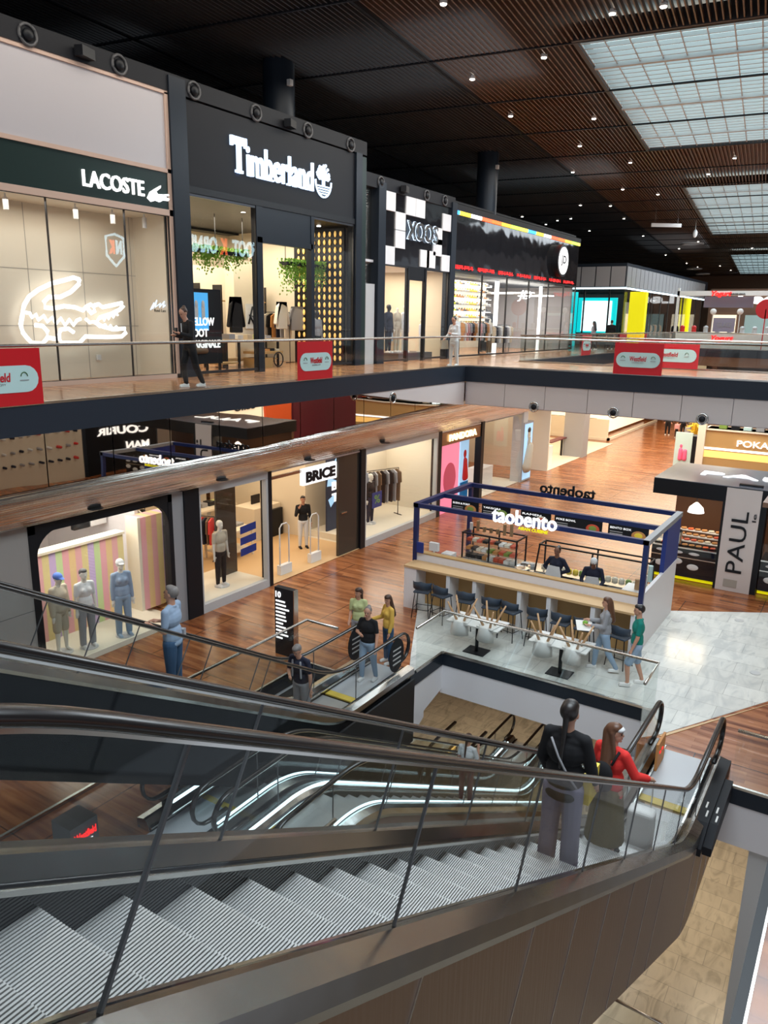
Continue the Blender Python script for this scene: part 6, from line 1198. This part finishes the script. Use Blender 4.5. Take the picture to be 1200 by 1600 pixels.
# tables with upturned chairs
def table_(x, y, lab):
    t = thing('pedestal_table', lab, 'table', (x, y, F0)); MB().box(x-.62, y-.33, F0+.70, x+.62, y+.33, F0+.725).build('tabletop', 'plastic_white', t)
    MB().cyl((x, y, F0+.02), .04, .68, 14).build('pole', 'black', t); MB().box(x-.25, y-.2, F0+.006, x+.25, y+.2, F0+.026).build('base_plate', 'black', t)
    return t
ch = thing('upturned_chair', 'x', 'chair', (0, 0, 0))   # stands seat down: z=0 is the seat resting on the table
o = MB().box(-.20, -.20, 0, .20, .20, .03).build('seat', 'plastic_white', ch); q_ = o.modifiers.new('b', 'BEVEL'); q_.width = .06; q_.segments = 3
vs = []; fs = []
for i in range(7):
    a = math.pi*(1.15+.7*i/6)
    for (rr, zz_) in ((1, 0.03), (1.22, -.28), (1.30, -.28), (1.08, 0.03)): vs.append((.18*math.cos(a)*rr*1.05, .22*math.sin(a)*rr, zz_))
for i in range(6):
    for k in range(4): fs.append((i*4+k, (i+1)*4+k, (i+1)*4+(k+1) % 4, i*4+(k+1) % 4))
fs += [(0, 1, 2, 3), (27, 26, 25, 24)]; MB().add(vs, fs, True).build('backrest', 'plastic_white', ch)
for a in (-1, 1):
    for c in (-1, 1): MB().tube([(a*.09, c*.09, .03), (a*.25, c*.25, .47)], [.030, .018], 8).build('leg', 'wood_leg', ch)
first = True
for (x, y, nm) in [(-6.79, 14.62, 'left'), (-4.85, 14.62, 'right')]:
    table_(x, y, 'black pedestal table under two upturned chairs, %s one behind the glass railing' % nm)
    for dx, s_ in ((-.33, 'left'), (.33, 'right')):
        o = ch if first else dup(ch); first = False; o.location = (x+dx, y-.14, F0+.726); o.rotation_euler = (0, 0, dg(6 if dx < 0 else -8))
        o['label'] = 'white chair with wooden legs upturned on the %s end of the %s table' % (s_, nm); o['group'] = 'upturned chairs on the tables'
for (a, b) in [(1057, 970), (1155, 970), (1180, 1052)]: p = px_z(a, b, F0); MB().cyl((p.x, p.y, F0+.006), .11, .008, 20).build('floor_socket', 'grey_light', label='round metal socket cover in the marble floor', cat='floor socket', group='round socket covers in the marble')
# ------------------------------------------------------------------ bakery kiosk
t = thing('bakery_kiosk', 'bakery kiosk with a wide dark canopy and a tall cream pillar lettered PAUL', 'kiosk', (-2.8, 23, F0))
MB().box(-5.1, 22.35, -3.15, 2.5, 25.4, -2.72).build('canopy', 'black', t); MB().box(-5.1, 22.35, -2.72, 2.5, 25.4, -2.70).build('canopy_top', 'canopy_metal', t)
MB().box(-3.15, 22.33, F0, -2.27, 22.9, -2.74).build('pillar', 'fascia_pink', t)
MB().box(-3.22, 22.36, F0, -3.15, 22.9, -3.15).box(-2.27, 22.36, F0, -2.12, 22.9, -3.15).build('pillar_edge', 'black', t)
p = px_y(1162, 893, 22.3); text('PAUL', 'lettering', 'black', (-2.52, 22.32, F0+.55), (0, 0, 1), (-1, 0, 0), 1.75, .42, .02, t)
text('le', 'small_lettering', 'black', (-2.33, 22.32, -3.6), (0, 0, 1), (-1, 0, 0), .22, .1, .02, t); MB().box(-2.95, 22.31, F0+.12, -2.6, 22.33, F0+.34).build('vent_grille', 'taupe', t)
text('PAUL', 'roof_lettering', 'lit_white', (-4.1, 23.6, -2.70), X_, Y_, 3.2, .62, .02, t)
MB().box(-2.9, 22.6, -2.70, -2.3, 22.75, -2.66).build('roof_slot', 'black', t)
for (a, b) in ((-5.0, -3.22), (-2.1, 2.4)):
    MB().box(a, 22.5, F0+.12, b, 23.4, F0+1.0).build('counter', 'black_gloss', t); MB().box(a, 22.56, F0+.02, b, 22.6, F0+.12).build('glow_strip', 'lit_yellow', t); MB().box(a, 22.46, F0+.96, b, 22.54, F0+1.0).build('counter_edge', 'chrome', t)
    MB().box(a, 22.47, F0+.68, b, 22.495, F0+.71).build('counter_edge', 'chrome', t)
    MB().box(a, 22.5, F0+1.0, b, 22.51, F0+1.45).build('display_glass', 'glass_shop', t)
    n = int((b-a)/.45)
    for k in range(n):
        MB().ell((a+.28+k*.45, 22.475, F0+.45+.12*(k % 2)), (.16, .012, .09)).build('plate_picture', 'plastic_white', t); MB().ell((a+.28+k*.45, 22.475, F0+.84), (.15, .012, .045)).build('plate_picture', 'cloth_white', t)
random.seed(9)
for r_ in range(4):
    for k in range(9):
        x = -4.9+k*.19; z = F0+1.0+r_*.11; y = 22.65+r_*.22
        if k in (0, 3, 6): MB().box(x-.07, y-.09, z-.02, x+.50, y+.1, z).build('tray', 'grey_light', label='metal tray of baked goods on the bakery counter', cat='tray', group='trays on the bakery counter')
        MB().cap((x-.04, y, z+.035), (x+.05, y+.03, z+.035), .032, .036, 8).build('pastry', random.choice(['bread', 'bread', 'orange', 'cream', 'tomato']), label='pastry on a tray of the bakery counter', cat='pastry', group='pastries on the bakery counter')
t = thing('dome_pendant', 'white glowing dome lamp hanging under the bakery canopy', 'lamp', (-4.25, 23, -3.5)); c = px_y(1088, 793, 23.0)
MB().tube([(c.x, c.y, c.z+.15), (c.x, c.y, c.z+.1), (c.x, c.y, c.z), (c.x, c.y, c.z-.14)], [.03, .09, .19, .23], 20).build('shade', 'lit_white', t); MB().tube([(c.x, c.y, c.z+.15), (c.x, c.y, -3.15)], .012, 6).build('cord', 'black', t)
t = thing('coffee_machine', 'steel machine on the bakery counter left of the cream pillar', 'machine', (-4.4, 22.7, F0+1)); MB().cyl((-4.35, 22.72, F0+1.03), .12, .35, 18).build('body', 'chrome', t); MB().cyl((-4.35, 22.72, F0+1.38), .09, .06, 18).build('lid', 'black', t)
MB().box(-5.0, 25.2, F0, 2.4, 25.35, -3.15).build('back_wall', 'wall_brown', bpy.data.objects['bakery_kiosk']) 
area('shop_lamp', (-3.9, 23.2, -3.2), (0, 0, 0), 1.6, 1.2, 40, WARM)
# far food counter, planter, bin and poster stand
t = thing('poke_counter', 'wooden food counter with a white light strip and pale letters in the lower hall', 'counter', (-5, 40, F0)); p = px_y(1104, 672, 40)
MB().box(p.x, 40, F0+.3, 2, 41.2, -4.25+.9).build('body', 'desk_wood', t); MB().box(p.x-.1, 39.9, -3.42, 2, 41.3, -3.35).build('top', 'cream', t); MB().box(p.x, 39.97, -4.36, 2, 40, -4.26).build('light_strip', 'lit_white', t); MB().box(p.x, 39.98, -4.75, 2, 40, -4.42).build('glow_strip', 'lit_gold', t); MB().box(p.x-.35, 39.8, F0, p.x, 40.2, -1.3).build('post', 'cream', t)
q = px_y(1151, 697, 39.9); text('POKAWA', 'lettering', 'lit_white', (q.x, 39.92, q.z-.02), X_, Z_, 2.3, .30, .05, t, bold=.01)
for k in range(7): MB().box(p.x+.5+k*.55, 40.3, -3.35, p.x+.85+k*.55, 40.7, -3.1-.05*(k % 3)).build('counter_box', ['salad', 'black', 'pale_mint', 'grey', 'chrome', 'screen_white', 'chrome'][k], label='container on the wooden poke counter', cat='container', group='containers on the wooden poke counter')
p = px_z(1064, 728, F0); t = thing('poster_stand', 'green poster stand with a pink figure in the lower hall', 'poster stand', p); MB().box(p.x-.42, p.y, F0, p.x+.42, p.y+.12, F0+1.75).build('board', 'pale_mint', t); MB().cap((p.x-.1, p.y-.01, F0+.4), (p.x-.1, p.y-.01, F0+.85), .12, .1).ell((p.x-.1, p.y-.01, F0+1.05), (.07, .03, .09)).cap((p.x+.12, p.y-.01, F0+.4), (p.x+.12, p.y-.01, F0+.8), .12, .1).build('figure', 'pink', t)
p = px_z(1086, 730, F0); t = thing('litter_bin', 'black litter bin with a flat top beside the green poster stand', 'bin', p); MB().box(p.x-.4, p.y, F0, p.x+.4, p.y+.7, F0+1.4).build('body', 'black', t); MB().box(p.x-.45, p.y-.05, F0+1.4, p.x+.45, p.y+.75, F0+1.6).build('lid', 'black_soft', t)
p = px_z(1082, 715, F0); t = thing('potted_palm', 'tall yellow-green plant behind the litter bin', 'plant', p); MB().cyl((p.x, p.y, F0), .35, .6, 16, .42).build('pot', 'plastic_white', t); mb = MB()
for k in range(26):
    q = k*2.4; r_ = .35+.35*(k % 4)/4; mb.tube([(p.x, p.y, F0+.6), (p.x+r_*.5*math.cos(q), p.y+r_*.5*math.sin(q), F0+1.5+.3*(k % 3)), (p.x+r_*1.3*math.cos(q), p.y+r_*1.3*math.sin(q), F0+1.5+.2*(k % 3))], [.03, .05, .008], 5)
mb.build('fronds', 'yellow', t)

# ------------------------------------------------------------------ luggage and carried bags
zc = e1.c-T30*9.05-.05; t = thing('wheeled_case', 'pale grey wheeled case with a raised metal handle on the near escalator', 'suitcase', (-1.78, 9.05, zc))
o = MB().box(-1.95, 8.93, zc+.06, -1.62, 9.15, zc+.60).build('shell', 'plastic_white', t); q_ = o.modifiers.new('b', 'BEVEL'); q_.width = .05; q_.segments = 3
MB().tube([(-1.88, 9.13, zc+.58), (-1.88, 9.13, zc+.98), (-1.70, 9.13, zc+.98), (-1.70, 9.13, zc+.58)], .010, 6).build('handle', 'chrome', t)
for a in (-1.92, -1.65):
    for b in (8.96, 9.12): MB().tube([(a-.015, b, zc+.04), (a+.015, b, zc+.04)], .04, 12).build('wheel', 'black', t)
p = px_x(918, 1222, -1.75); t = thing('shopping_bag', 'yellow-green shopping bag held beside the person in the black coat', 'bag', tuple(p))
MB().prism([(p.x-.03, p.y-.12, p.z-.16), (p.x-.03, p.y+.12, p.z-.16), (p.x-.03, p.y+.14, p.z+.14), (p.x-.03, p.y-.14, p.z+.14)], (.09, 0, 0)).build('bag_body', 'yellow', t); MB().tube([(p.x+.015, p.y-.07, p.z+.14), (p.x+.015, p.y, p.z+.27), (p.x+.015, p.y+.07, p.z+.14)], .008, 6).build('handle', 'yellow', t)
